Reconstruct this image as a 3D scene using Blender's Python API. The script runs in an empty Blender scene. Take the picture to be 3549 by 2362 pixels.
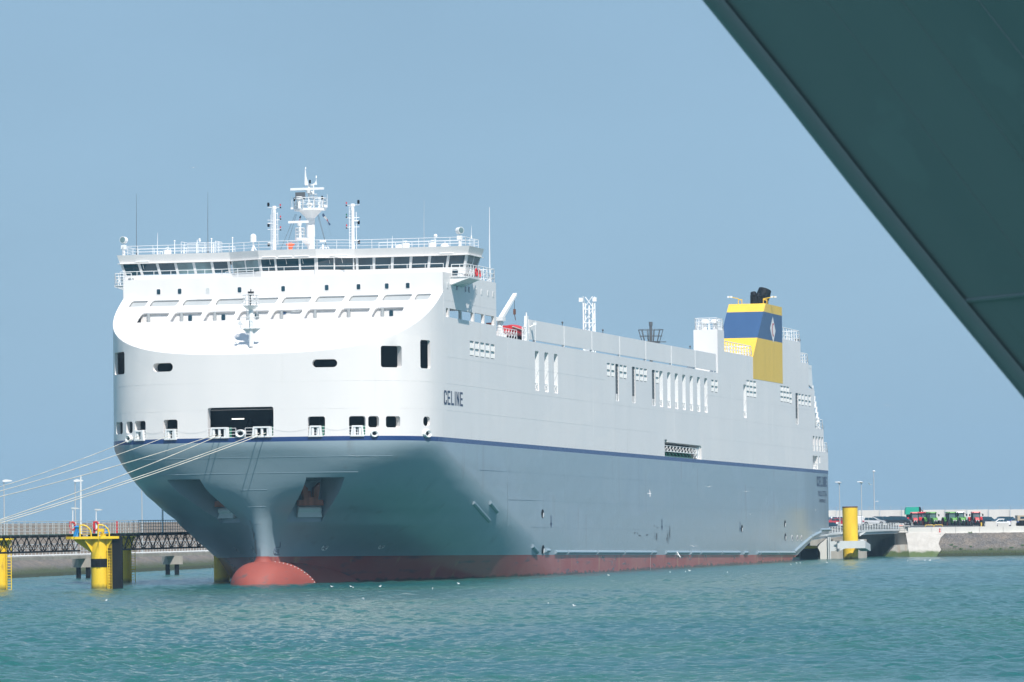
import bpy, bmesh, math, random
import numpy as np
from mathutils import Vector, Matrix
from mathutils.geometry import delaunay_2d_cdt
random.seed(7); rng = np.random.RandomState(11)
sc = bpy.context.scene
col = sc.collection

# ---------------------------------------------------------------- camera
EYE = Vector((0, 0, 6.147))
PITCH, ROLL = 0.0359, 0.01349
cd = bpy.data.cameras.new('camera'); cam = bpy.data.objects.new('camera', cd); col.objects.link(cam)
cd.sensor_width = 36; cd.lens = 176.43; cd.clip_start = 1; cd.clip_end = 60000
fw = Vector((0, math.cos(PITCH), math.sin(PITCH))); rt = Vector((1, 0, 0)); up = Vector((0, -math.sin(PITCH), math.cos(PITCH)))
R_ = rt * math.cos(ROLL) - up * math.sin(ROLL); U_ = rt * math.sin(ROLL) + up * math.cos(ROLL)
mt = Matrix((R_, U_, -fw)).transposed().to_4x4(); mt.translation = EYE
cam.matrix_world = mt
cd.dof.use_dof = True; cd.dof.focus_distance = 540; cd.dof.aperture_fstop = 7.1
sc.camera = cam

# ---------------------------------------------------------------- light
SUN = Vector((0.206, -0.58, 0.788)).normalized()
el = math.asin(SUN.z); az = math.atan2(SUN.x, SUN.y)
world = bpy.data.worlds.new('World'); sc.world = world; world.use_nodes = True
nt = world.node_tree; nt.nodes.clear()
wo = nt.nodes.new('ShaderNodeOutputWorld'); bg = nt.nodes.new('ShaderNodeBackground'); sky = nt.nodes.new('ShaderNodeTexSky')
sky.sky_type = 'NISHITA'; sky.sun_disc = False; sky.sun_elevation = el; sky.sun_rotation = az
sky.altitude = 0; sky.air_density = 1.0; sky.dust_density = 0.6; sky.ozone_density = 3.0
bg.inputs['Strength'].default_value = 0.095
tcw = nt.nodes.new('ShaderNodeTexCoord'); sxw = nt.nodes.new('ShaderNodeSeparateXYZ'); nt.links.new(tcw.outputs['Generated'], sxw.inputs[0])
mrw = nt.nodes.new('ShaderNodeMapRange'); mrw.inputs[1].default_value = 0.0; mrw.inputs[2].default_value = .9; mrw.inputs[3].default_value = .93; mrw.inputs[4].default_value = .45
nt.links.new(sxw.outputs[2], mrw.inputs[0]); mxw = nt.nodes.new('ShaderNodeMix'); mxw.data_type = 'RGBA'
nt.links.new(mrw.outputs[0], mxw.inputs[0]); nt.links.new(sky.outputs[0], mxw.inputs[6]); mxw.inputs[7].default_value = (2.28, 3.72, 5.2, 1)   # light summer haze evens the blue out over the whole sky
nzw = nt.nodes.new('ShaderNodeTexNoise'); nzw.inputs['Scale'].default_value = 5.0; nzw.inputs['Detail'].default_value = 4; mpw = nt.nodes.new('ShaderNodeMapping'); mpw.inputs['Scale'].default_value = (1, 1, 2.5)
nt.links.new(tcw.outputs['Generated'], mpw.inputs[0]); nt.links.new(mpw.outputs[0], nzw.inputs[0]); mr2 = nt.nodes.new('ShaderNodeMapRange'); mr2.inputs[1].default_value = .3; mr2.inputs[2].default_value = .7; mr2.inputs[3].default_value = .94; mr2.inputs[4].default_value = 1.06
nt.links.new(nzw.outputs[0], mr2.inputs[0]); vm = nt.nodes.new('ShaderNodeVectorMath'); vm.operation = 'SCALE'; nt.links.new(mxw.outputs[2], vm.inputs[0]); nt.links.new(mr2.outputs[0], vm.inputs['Scale'])
nt.links.new(vm.outputs[0], bg.inputs[0]); nt.links.new(bg.outputs[0], wo.inputs[0])
sd = bpy.data.lights.new('sun', 'SUN'); sd.energy = 4.3; sd.angle = math.radians(0.53); sd.color = (1.0, 0.94, 0.88)
so = bpy.data.objects.new('sun', sd); col.objects.link(so)
so.rotation_euler = SUN.to_track_quat('Z', 'Y').to_euler(); so.location = (0, 0, 300)
sc.view_settings.view_transform = 'Standard'; sc.view_settings.look = 'None'
sc.view_settings.gamma = 1; sc.view_settings.exposure = 0.38; sc.view_settings.use_curve_mapping = False

# ---------------------------------------------------------------- materials
def new_mat(name):
    m = bpy.data.materials.new(name); m.use_nodes = True
    n = m.node_tree; return m, n, n.nodes['Principled BSDF']
def N(n, t, **k):
    x = n.nodes.new(t)
    for a, b in k.items(): setattr(x, a, b)
    return x
def paint(name, c, rough=0.45, vary=0.08, scale=0.6, streak=True, metal=0.0, bump=0.0, spec=0.4):
    m, n, p = new_mat(name)
    tc = N(n, 'ShaderNodeTexCoord'); mp = N(n, 'ShaderNodeMapping'); nz = N(n, 'ShaderNodeTexNoise'); nz.inputs['Scale'].default_value = scale; nz.inputs['Detail'].default_value = 6
    mp.inputs['Scale'].default_value = (1, 1, 0.18 if streak else 1)
    n.links.new(tc.outputs['Object'], mp.inputs[0]); n.links.new(mp.outputs[0], nz.inputs[0])
    mr = N(n, 'ShaderNodeMapRange'); mr.inputs[1].default_value = .3; mr.inputs[2].default_value = .7
    mr.inputs[3].default_value = 1 - vary; mr.inputs[4].default_value = 1 + vary * .5
    n.links.new(nz.outputs[0], mr.inputs[0])
    mx = N(n, 'ShaderNodeMix', data_type='RGBA', blend_type='MULTIPLY'); mx.inputs[0].default_value = 1
    mx.inputs[6].default_value = (*c, 1); n.links.new(mr.outputs[0], mx.inputs[7]); n.links.new(mx.outputs[2], p.inputs['Base Color'])
    p.inputs['Roughness'].default_value = rough; p.inputs['Metallic'].default_value = metal
    p.inputs['Specular IOR Level'].default_value = spec
    if bump:
        b = N(n, 'ShaderNodeBump'); b.inputs['Strength'].default_value = bump; b.inputs['Distance'].default_value = .05
        n.links.new(nz.outputs[0], b.inputs['Height']); n.links.new(b.outputs[0], p.inputs['Normal'])
    return m
M = {}
M['white'] = paint('white_paint', (.80, .785, .77), .4, .035)
M['topside'] = paint('light_grey_topside', (.80, .795, .785), .38, .05, .35)
def topside_material():
    m, n, p = new_mat('light_grey_topside'); L = n.links.new
    tc = N(n, 'ShaderNodeTexCoord')
    def nz(scale, s3, lo, hi, a, b, det=5):
        mp = N(n, 'ShaderNodeMapping'); mp.inputs['Scale'].default_value = s3; L(tc.outputs['Object'], mp.inputs[0]); z = N(n, 'ShaderNodeTexNoise'); z.inputs['Scale'].default_value = scale; z.inputs['Detail'].default_value = det; L(mp.outputs[0], z.inputs[0])
        r = N(n, 'ShaderNodeMapRange'); r.inputs[1].default_value = lo; r.inputs[2].default_value = hi; r.inputs[3].default_value = a; r.inputs[4].default_value = b; L(z.outputs[0], r.inputs[0]); return r
    def mix(f, A, Bc):
        x = N(n, 'ShaderNodeMix', data_type='RGBA'); L(f.outputs[0], x.inputs[0])
        for s_, v in ((6, A), (7, Bc)):
            if isinstance(v, tuple): x.inputs[s_].default_value = (*v, 1)
            else: L(v, x.inputs[s_])
        return x.outputs[2]
    c = mix(nz(.35, (1, 1, .2), .3, .7, 0, 1), (.785, .765, .75), (.84, .81, .79))
    c = mix(nz(.05, (1, 1, 2.4), .50, .506, 0, .35, 1), c, (.76, .75, .745))       # repainted strakes
    c = mix(nz(.9, (1, 1, .05), .62, .78, 0, .35), c, (.62, .60, .56))              # runs of dirt
    L(c, p.inputs['Base Color']); p.inputs['Roughness'].default_value = .38; p.inputs['Specular IOR Level'].default_value = .4
    b_ = N(n, 'ShaderNodeBump'); b_.inputs['Strength'].default_value = .18; b_.inputs['Distance'].default_value = .05; L(nz(.5, (1, 1, 1), 0, 1, 0, 1, 2).outputs[0], b_.inputs['Height']); L(b_.outputs[0], p.inputs['Normal'])
    return m
M['topside'] = topside_material()
M['fit'] = paint('white_fittings', (.82, .83, .83), .45, .04)
M['louvre'] = paint('cream_louvre', (.85, .84, .80), .5, .03)
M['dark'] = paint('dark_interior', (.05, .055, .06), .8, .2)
M['black'] = paint('black_steel', (.010, .011, .014), .6, .3, 1.5, bump=.2, spec=.15)
M['panelgrey'] = paint('recess_grey', (.40, .43, .44), .5, .05)  # grey that gives the upper screen openings their shaded tone; stiffeners share it
M['glass'] = paint('bridge_glass', (.012, .05, .075), .06, .3, .5, False, spec=.8)
M['clearglass'] = paint('pale_glass', (.18, .28, .30), .08, .35, .7, False, spec=.7)
M['blue'] = paint('funnel_blue', (.040, .095, .21), .4, .06)
M['yellow'] = paint('funnel_yellow', (.80, .53, .065), .45, .05)
M['dyellow'] = paint('dolphin_yellow', (.88, .60, .025), .45, .14, 1.2)
def tide_paint():
    m, n, p = new_mat('tide_stained_yellow'); L = n.links.new
    g = N(n, 'ShaderNodeNewGeometry'); sx = N(n, 'ShaderNodeSeparateXYZ'); L(g.outputs['Position'], sx.inputs[0])
    mp = N(n, 'ShaderNodeMapping'); mp.inputs['Scale'].default_value = (1, 1, .25); L(g.outputs['Position'], mp.inputs[0])
    z = N(n, 'ShaderNodeTexNoise'); z.inputs['Scale'].default_value = 1.6; z.inputs['Detail'].default_value = 7; L(mp.outputs[0], z.inputs[0])
    cr = N(n, 'ShaderNodeValToRGB'); e = cr.color_ramp.elements; e[0].position = .3; e[0].color = (.78, .50, .02, 1); e[1].position = .62; e[1].color = (.88, .60, .03, 1); x = e.new(.74); x.color = (.50, .27, .05, 1); L(z.outputs[0], cr.inputs[0])
    ad = N(n, 'ShaderNodeMath', operation='MULTIPLY_ADD'); L(z.outputs[0], ad.inputs[0]); ad.inputs[1].default_value = -.9; L(sx.outputs[2], ad.inputs[2])
    al = N(n, 'ShaderNodeMapRange'); al.inputs[1].default_value = -.35; al.inputs[2].default_value = .05; al.inputs[3].default_value = .85; al.inputs[4].default_value = 0; L(ad.outputs[0], al.inputs[0])
    mx = N(n, 'ShaderNodeMix', data_type='RGBA'); L(al.outputs[0], mx.inputs[0]); L(cr.outputs[0], mx.inputs[6]); mx.inputs[7].default_value = (.13, .12, .03, 1)
    L(mx.outputs[2], p.inputs['Base Color']); p.inputs['Roughness'].default_value = .5; return m
M['tide'] = tide_paint()
M['rust'] = paint('rust', (.16, .07, .045), .9, .4, 2.5, bump=.3)
M['anchor'] = paint('anchor_rust', (.46, .15, .10), .85, .35, 2, bump=.3)
M['greenp'] = paint('deck_green', (.02, .16, .10), .5, .1)
M['orange'] = paint('orange_plastic', (.85, .16, .06), .5, .08)
M['red'] = paint('red_paint', (.62, .035, .04), .4, .08)
M['redc'] = paint('lettering_red', (.55, .05, .08), .5, .03)
M['text'] = paint('lettering_navy', (.045, .07, .13), .5, .05)
M['galv'] = paint('galvanised_steel', (.50, .53, .54), .5, .1, 1)
M['lgrey'] = paint('light_grey_steel', (.58, .61, .61), .5, .08, .6)
M['conc'] = paint('concrete', (.36, .34, .30), .9, .25, .9, bump=.3)
M['concw'] = paint('white_concrete', (.66, .65, .61), .85, .1, .35, bump=.1)
M['rope'] = paint('rope', (.62, .60, .52), .9, .1, 3, False)
M['ropeg'] = paint('rope_pale_green', (.60, .68, .58), .9, .1, 3, False)
M['tyre'] = paint('tyre', (.02, .02, .022), .9, .2, 5, False)
M['rim'] = paint('wheel_rim', (.45, .46, .47), .3, .1, metal=.6)
M['bluep'] = paint('bollard_blue', (.02, .22, .55), .45, .06)
M['tan'] = paint('sand_truck', (.50, .42, .30), .7, .08)
M['green'] = paint('tractor_green', (.10, .33, .05), .4, .05)
M['teal'] = paint('trailer_green', (.02, .40, .28), .5, .05)
M['asphalt'] = paint('asphalt', (.10, .10, .10), .95, .2, .3, False)
M['feather'] = paint('gull_white', (.80, .80, .80), .8, .05, 5, False)
M['wing'] = paint('gull_grey', (.38, .40, .43), .8, .05, 5, False)
M['dkgrey'] = paint('dark_grey_paint', (.10, .11, .12), .6, .1)
M['brown'] = paint('lamp_glow_housing', (.3, .3, .3), .5, .1)
def car_paint(name, c): return paint(name, c, .22, .02, 1, False, spec=.6)
M['c_red'] = car_paint('car_red', (.42, .02, .035)); M['c_silver'] = car_paint('car_silver', (.52, .54, .55)); M['c_navy'] = car_paint('car_navy', (.02, .035, .07))
M['c_white'] = car_paint('car_white', (.78, .79, .80)); M['c_blue'] = car_paint('car_blue', (.02, .06, .22)); M['c_black'] = car_paint('car_black', (.015, .02, .025)); M['c_grey'] = car_paint('car_grey', (.12, .14, .15))
mlamp, n_, p_ = new_mat('lit_tube'); p_.inputs['Emission Color'].default_value = (1, 1, .9, 1); p_.inputs['Emission Strength'].default_value = 2.0; M['tube'] = mlamp

def hull_material():
    m, n, p = new_mat('hull_paint'); L = n.links.new
    tc = N(n, 'ShaderNodeTexCoord'); sx = N(n, 'ShaderNodeSeparateXYZ'); L(tc.outputs['Object'], sx.inputs[0])
    def step(z):
        a = N(n, 'ShaderNodeMath', operation='GREATER_THAN'); L(sx.outputs[2], a.inputs[0]); a.inputs[1].default_value = z; return a
    def mix(f, a, b, bt='MIX'):
        x = N(n, 'ShaderNodeMix', data_type='RGBA', blend_type=bt)
        if hasattr(f, 'outputs'): L(f.outputs[0], x.inputs[0])
        elif isinstance(f, (int, float)): x.inputs[0].default_value = f
        else: L(f, x.inputs[0])
        for s, v in ((6, a), (7, b)):
            if isinstance(v, tuple): x.inputs[s].default_value = (*v, 1)
            else: L(v, x.inputs[s])
        return x.outputs[2]
    def noise(scale, sxyz, det=5, lo=.3, hi=.7, a=0., b=1.):
        mp = N(n, 'ShaderNodeMapping'); mp.inputs['Scale'].default_value = sxyz; L(tc.outputs['Object'], mp.inputs[0])
        z = N(n, 'ShaderNodeTexNoise'); z.inputs['Scale'].default_value = scale; z.inputs['Detail'].default_value = det; L(mp.outputs[0], z.inputs[0])
        r = N(n, 'ShaderNodeMapRange'); r.inputs[1].default_value = lo; r.inputs[2].default_value = hi; r.inputs[3].default_value = a; r.inputs[4].default_value = b; L(z.outputs[0], r.inputs[0]); return r
    red = mix(noise(.12, (1, 1, 1.2), 4, .42, .58), (.36, .10, .085), (.34, .065, .055))
    red = mix(noise(.9, (.35, .35, 1.5), 5, .58, .72), red, (.14, .08, .09))
    red = mix(noise(.5, (1, 1, .15), 3, .62, .70, 0, .7), red, (.42, .20, .12))
    grey = mix(noise(.35, (1, 1, .15), 6), (.265, .345, .400), (.290, .372, .430))
    grey = mix(noise(.06, (1, 1, 3), 2, .48, .52), grey, (.28, .36, .41))
    rs = noise(.7, (1, 1, .05), 6, .60, .74, 0, .45)
    grey = mix(rs, grey, (.22, .23, .23))
    grey = mix(noise(.045, (1, 1, 2.2), 1, .50, .505), grey, (.268, .35, .40))
    blue = mix(noise(.6, (1, 1, .3), 4), (.016, .046, .17), (.021, .054, .185))
    wl = N(n, 'ShaderNodeMath', operation='MULTIPLY_ADD'); L(sx.outputs[0], wl.inputs[0]); wl.inputs[1].default_value = .00985; L(sx.outputs[2], wl.inputs[2])
    wn = N(n, 'ShaderNodeMath', operation='MULTIPLY_ADD'); L(noise(.8, (1, 1, .5), 6, .3, .7).outputs[0], wn.inputs[0]); wn.inputs[1].default_value = -.45; L(wl.outputs[0], wn.inputs[2])
    wr = N(n, 'ShaderNodeMapRange'); wr.inputs[1].default_value = -.12; wr.inputs[2].default_value = .12; wr.inputs[3].default_value = .8; wr.inputs[4].default_value = 0; L(wn.outputs[0], wr.inputs[0])
    red = mix(wr, red, (.055, .05, .04))
    c = mix(step(2.768), red, grey); c = mix(step(14.479), c, blue)
    L(c, p.inputs['Base Color']); p.inputs['Roughness'].default_value = .27; p.inputs['Specular IOR Level'].default_value = .8
    bm_ = N(n, 'ShaderNodeBump'); bm_.inputs['Strength'].default_value = .25; bm_.inputs['Distance'].default_value = .06
    L(noise(.45, (1, 1, 1), 3).outputs[0], bm_.inputs['Height']); L(bm_.outputs[0], p.inputs['Normal'])
    return m
M['hull'] = hull_material()
def bulb_material():
    m, n, p = new_mat('bulb_red'); L = n.links.new
    tc = N(n, 'ShaderNodeTexCoord'); mp = N(n, 'ShaderNodeMapping'); mp.inputs['Scale'].default_value = (1, .8, 2.2); mp.inputs['Rotation'].default_value = (.5, 0, 0)
    z = N(n, 'ShaderNodeTexNoise'); z.inputs['Scale'].default_value = .32; z.inputs['Detail'].default_value = 9; z.inputs['Roughness'].default_value = .6; L(tc.outputs['Object'], mp.inputs[0]); L(mp.outputs[0], z.inputs[0])
    cr = N(n, 'ShaderNodeValToRGB'); e = cr.color_ramp.elements
    e[0].position = .60; e[0].color = (.31, .068, .050, 1); e[1].position = .66; e[1].color = (.12, .085, .085, 1)
    x = e.new(.40); x.color = (.28, .062, .046, 1); L(z.outputs[0], cr.inputs[0]); L(cr.outputs[0], p.inputs['Base Color']); p.inputs['Roughness'].default_value = .7
    return m
M['bulb'] = bulb_material()
def rock_material():
    m, n, p = new_mat('riprap_stone'); L = n.links.new
    g = N(n, 'ShaderNodeNewGeometry'); sx = N(n, 'ShaderNodeSeparateXYZ'); L(g.outputs['Position'], sx.inputs[0])
    z = N(n, 'ShaderNodeTexNoise'); z.inputs['Scale'].default_value = .35; z.inputs['Detail'].default_value = 10; z.inputs['Roughness'].default_value = .75; L(g.outputs['Position'], z.inputs[0])
    v = N(n, 'ShaderNodeTexVoronoi'); v.inputs['Scale'].default_value = 3.6; L(g.outputs['Position'], v.inputs[0])
    cr = N(n, 'ShaderNodeValToRGB'); e = cr.color_ramp.elements; e[0].position = .38; e[0].color = (.12, .115, .115, 1); e[1].position = .62; e[1].color = (.24, .20, .16, 1); L(z.outputs[0], cr.inputs[0])
    mx = N(n, 'ShaderNodeMix', data_type='RGBA', blend_type='MULTIPLY'); mx.inputs[0].default_value = .55; L(cr.outputs[0], mx.inputs[6]); bwn = N(n, 'ShaderNodeRGBToBW'); L(v.outputs['Color'], bwn.inputs[0]); L(bwn.outputs[0], mx.inputs[7])
    mg = N(n, 'ShaderNodeMix', data_type='RGBA', blend_type='ADD'); mg.inputs[0].default_value = .07; L(mx.outputs[2], mg.inputs[6]); mg.inputs[7].default_value = (.6, .58, .55, 1)
    ad = N(n, 'ShaderNodeMath', operation='MULTIPLY_ADD'); L(z.outputs[0], ad.inputs[0]); ad.inputs[1].default_value = -1.6; L(sx.outputs[2], ad.inputs[2])
    al = N(n, 'ShaderNodeMapRange'); al.inputs[1].default_value = -.1; al.inputs[2].default_value = .55; al.inputs[3].default_value = 1; al.inputs[4].default_value = 0; L(ad.outputs[0], al.inputs[0])
    m2 = N(n, 'ShaderNodeMix', data_type='RGBA'); L(al.outputs[0], m2.inputs[0]); L(mg.outputs[2], m2.inputs[6]); m2.inputs[7].default_value = (.055, .075, .03, 1)
    wet = N(n, 'ShaderNodeMapRange'); wet.inputs[1].default_value = .35; wet.inputs[2].default_value = .55; wet.inputs[3].default_value = .55; wet.inputs[4].default_value = 1; L(sx.outputs[2], wet.inputs[0])
    m3 = N(n, 'ShaderNodeMix', data_type='RGBA', blend_type='MULTIPLY'); m3.inputs[0].default_value = 1; L(m2.outputs[2], m3.inputs[6]); L(wet.outputs[0], m3.inputs[7])
    L(m3.outputs[2], p.inputs['Base Color']); p.inputs['Roughness'].default_value = .95
    b = N(n, 'ShaderNodeBump'); b.inputs['Strength'].default_value = .8; b.inputs['Distance'].default_value = .3; L(v.outputs['Distance'], b.inputs['Height']); L(b.outputs[0], p.inputs['Normal'])
    return m
M['rock'] = rock_material()
def abut_material(rust=.75):
    m, n, p = new_mat('stained_concrete'); L = n.links.new
    g = N(n, 'ShaderNodeNewGeometry'); sx = N(n, 'ShaderNodeSeparateXYZ'); L(g.outputs['Position'], sx.inputs[0])
    z = N(n, 'ShaderNodeTexNoise'); z.inputs['Scale'].default_value = .8; z.inputs['Detail'].default_value = 8; L(g.outputs['Position'], z.inputs[0])
    cr = N(n, 'ShaderNodeValToRGB'); e = cr.color_ramp.elements; e[0].position = .35; e[0].color = (.44, .42, .38, 1); e[1].position = .7; e[1].color = (.52, .50, .46, 1); L(z.outputs[0], cr.inputs[0])
    mp = N(n, 'ShaderNodeMapping'); mp.inputs['Scale'].default_value = (1, 1, .1); L(g.outputs['Position'], mp.inputs[0])
    z2 = N(n, 'ShaderNodeTexNoise'); z2.inputs['Scale'].default_value = 1.0; z2.inputs['Detail'].default_value = 4; L(mp.outputs[0], z2.inputs[0])
    rr = N(n, 'ShaderNodeMapRange'); rr.inputs[1].default_value = .50; rr.inputs[2].default_value = .66; rr.inputs[4].default_value = rust; L(z2.outputs[0], rr.inputs[0])
    m1 = N(n, 'ShaderNodeMix', data_type='RGBA'); L(rr.outputs[0], m1.inputs[0]); L(cr.outputs[0], m1.inputs[6]); m1.inputs[7].default_value = (.42, .24, .12, 1)
    ad = N(n, 'ShaderNodeMath', operation='MULTIPLY_ADD'); L(z.outputs[0], ad.inputs[0]); ad.inputs[1].default_value = -1.2; L(sx.outputs[2], ad.inputs[2])
    al = N(n, 'ShaderNodeMapRange'); al.inputs[1].default_value = .0; al.inputs[2].default_value = .4; al.inputs[3].default_value = 1; al.inputs[4].default_value = 0; L(ad.outputs[0], al.inputs[0])
    m2 = N(n, 'ShaderNodeMix', data_type='RGBA'); L(al.outputs[0], m2.inputs[0]); L(m1.outputs[2], m2.inputs[6]); m2.inputs[7].default_value = (.09, .13, .045, 1)
    L(m2.outputs[2], p.inputs['Base Color']); p.inputs['Roughness'].default_value = .9
    b = N(n, 'ShaderNodeBump'); b.inputs['Strength'].default_value = .5; b.inputs['Distance'].default_value = .15; L(z.outputs[0], b.inputs['Height']); L(b.outputs[0], p.inputs['Normal'])
    return m
M['abut'] = abut_material(); M['grout'] = abut_material(.0)
def grass_bank():
    m, n, p = new_mat('dry_embankment'); L = n.links.new
    g = N(n, 'ShaderNodeNewGeometry'); z = N(n, 'ShaderNodeTexNoise'); z.inputs['Scale'].default_value = .5; z.inputs['Detail'].default_value = 10; z.inputs['Roughness'].default_value = .7; L(g.outputs['Position'], z.inputs[0])
    cr = N(n, 'ShaderNodeValToRGB'); e = cr.color_ramp.elements; e[0].position = .35; e[0].color = (.12, .105, .085, 1); e[1].position = .65; e[1].color = (.22, .175, .135, 1); L(z.outputs[0], cr.inputs[0])
    L(cr.outputs[0], p.inputs['Base Color']); p.inputs['Roughness'].default_value = 1
    return m
M['bank'] = grass_bank()
def water_material():
    m, n, p = new_mat('harbour_water'); L = n.links.new
    g = N(n, 'ShaderNodeNewGeometry'); z = N(n, 'ShaderNodeTexNoise'); z.inputs['Scale'].default_value = .02; z.inputs['Detail'].default_value = 3; L(g.outputs['Position'], z.inputs[0])
    cr = N(n, 'ShaderNodeValToRGB'); e = cr.color_ramp.elements; e[0].position = .4; e[0].color = (.012, .104, .110, 1); e[1].position = .6; e[1].color = (.022, .120, .098, 1); L(z.outputs[0], cr.inputs[0])
    L(cr.outputs[0], p.inputs['Base Color']); p.inputs['Roughness'].default_value = .12; p.inputs['IOR'].default_value = 1.33; p.inputs['Specular IOR Level'].default_value = .38
    h = []
    for s, sc_, w in ((1.6, (1, .6, 1), .8), (4.5, (1, .6, 1), .35), (.35, (1, .4, 1), .6)):
        mp = N(n, 'ShaderNodeMapping'); mp.inputs['Scale'].default_value = sc_; mp.inputs['Rotation'].default_value = (0, 0, .35); L(g.outputs['Position'], mp.inputs[0])
        t = N(n, 'ShaderNodeTexNoise'); t.inputs['Scale'].default_value = s; t.inputs['Detail'].default_value = 5; t.inputs['Roughness'].default_value = .6; L(mp.outputs[0], t.inputs[0])
        q = N(n, 'ShaderNodeMath', operation='MULTIPLY'); L(t.outputs[0], q.inputs[0]); q.inputs[1].default_value = w; h.append(q)
    a = N(n, 'ShaderNodeMath', operation='ADD'); L(h[0].outputs[0], a.inputs[0]); L(h[1].outputs[0], a.inputs[1])
    a2 = N(n, 'ShaderNodeMath', operation='ADD'); L(a.outputs[0], a2.inputs[0]); L(h[2].outputs[0], a2.inputs[1])
    b = N(n, 'ShaderNodeBump'); b.inputs['Strength'].default_value = 1; b.inputs['Distance'].default_value = .28; L(a2.outputs[0], b.inputs['Height']); L(b.outputs[0], p.inputs['Normal'])
    return m
M['water'] = water_material()

# ---------------------------------------------------------------- helpers
def tag(o, label=None, cat=None, group=None, kind=None):
    if label: o['label'] = label
    if cat: o['category'] = cat
    if group: o['group'] = group
    if kind: o['kind'] = kind
    return o
def empty(name, loc=(0, 0, 0), label=None, cat=None, group=None, rz=0.0):
    o = bpy.data.objects.new(name, None); col.objects.link(o); o.location = loc; o.rotation_euler = (0, 0, rz); o.empty_display_size = .5
    return tag(o, label, cat, group)
def copy_tree(o, parent=None):
    c = o.copy(); col.objects.link(c); c.parent = parent
    for ch in list(o.children): copy_tree(ch, c)
    return c
class MB:
    """collects geometry; flip=True takes (u forward, v starboard, w up) and stores (u, -v, w)"""
    def __init__(s, flip=False): s.v = []; s.f = []; s.m = []; s.flip = flip; s.mi = 0
    def pts(s, P):
        i = len(s.v)
        for p in P: s.v.append((p[0], -p[1], p[2]) if s.flip else (p[0], p[1], p[2]))
        return i
    def face(s, idx): s.f.append(tuple(idx)); s.m.append(s.mi)
    def poly(s, P): i = s.pts(P); s.face(range(i, i + len(P)))
    def hexa(s, P):
        i = s.pts(P)
        for q in ((0, 3, 2, 1), (4, 5, 6, 7), (0, 1, 5, 4), (1, 2, 6, 5), (2, 3, 7, 6), (3, 0, 4, 7)): s.face([i + k for k in q])
    def box(s, x0, x1, y0, y1, z0, z1):
        s.hexa([(x0, y0, z0), (x1, y0, z0), (x1, y1, z0), (x0, y1, z0), (x0, y0, z1), (x1, y0, z1), (x1, y1, z1), (x0, y1, z1)])
    def bar(s, a, b, w, h=None):
        a = Vector(a); b = Vector(b); h = h or w; d = (b - a).normalized()
        x = d.cross(Vector((0, 0, 1)))
        if x.length < 1e-3: x = Vector((1, 0, 0))
        x.normalize(); y = x.cross(d).normalized(); x = x * w / 2; y = y * h / 2
        s.hexa([a - x - y, a + x - y, a + x + y, a - x + y, b - x - y, b + x - y, b + x + y, b - x + y])
    def cyl(s, a, b, r0, r1=None, n=12, caps=True):
        a = Vector(a); b = Vector(b); r1 = r0 if r1 is None else r1; d = (b - a).normalized()
        x = d.cross(Vector((0, 0, 1)))
        if x.length < 1e-3: x = Vector((1, 0, 0))
        x.normalize(); y = d.cross(x).normalized()
        P = [a + (x * math.cos(t) + y * math.sin(t)) * r0 for t in [2 * math.pi * k / n for k in range(n)]] + \
            [b + (x * math.cos(t) + y * math.sin(t)) * r1 for t in [2 * math.pi * k / n for k in range(n)]]
        i = s.pts(P)
        for k in range(n): s.face((i + k, i + (k + 1) % n, i + n + (k + 1) % n, i + n + k))
        if caps: s.face([i + k for k in range(n)][::-1]); s.face([i + n + k for k in range(n)])
    def tube(s, path, r, n=6):
        for a, b in zip(path[:-1], path[1:]): s.cyl(a, b, r, r, n)
    def lathe(s, c, prof, n=16, axis=(0, 0, 1)):
        ax = Vector(axis).normalized(); x = ax.orthogonal().normalized(); y = ax.cross(x); c = Vector(c); rings = []
        for r, h in prof:
            rings.append(s.pts([c + ax * h + (x * math.cos(2 * math.pi * k / n) + y * math.sin(2 * math.pi * k / n)) * r for k in range(n)]))
        for a, b in zip(rings[:-1], rings[1:]):
            for k in range(n): s.face((a + k, a + (k + 1) % n, b + (k + 1) % n, b + k))
        s.face([rings[0] + k for k in range(n)][::-1]); s.face([rings[-1] + k for k in range(n)])
    def sphere(s, c, r, n=12, sq=(1, 1, 1)):
        m = max(4, n // 2); c = Vector(c)
        rows = []
        for j in range(1, m):
            t = math.pi * j / m
            rows.append(s.pts([(c.x + sq[0] * r * math.sin(t) * math.cos(2 * math.pi * k / n), c.y + sq[1] * r * math.sin(t) * math.sin(2 * math.pi * k / n), c.z + sq[2] * r * math.cos(t)) for k in range(n)]))
        T = s.pts([(c.x, c.y, c.z + sq[2] * r)]); B = s.pts([(c.x, c.y, c.z - sq[2] * r)])
        for k in range(n):
            s.face((T, rows[0] + k, rows[0] + (k + 1) % n)); s.face((B, rows[-1] + (k + 1) % n, rows[-1] + k))
        for a, b in zip(rows[:-1], rows[1:]):
            for k in range(n): s.face((a + k, b + k, b + (k + 1) % n, a + (k + 1) % n))
    def prism(s, poly, a, b, f):
        """poly: 2D points, f(p, t) -> 3D, extruded between t=a and t=b"""
        n = len(poly); i = s.pts([f(p, a) for p in poly]); j = s.pts([f(p, b) for p in poly])
        s.face([i + k for k in range(n)]); s.face([j + k for k in range(n)][::-1])
        for k in range(n): s.face((i + k, j + k, j + (k + 1) % n, i + (k + 1) % n))
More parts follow.
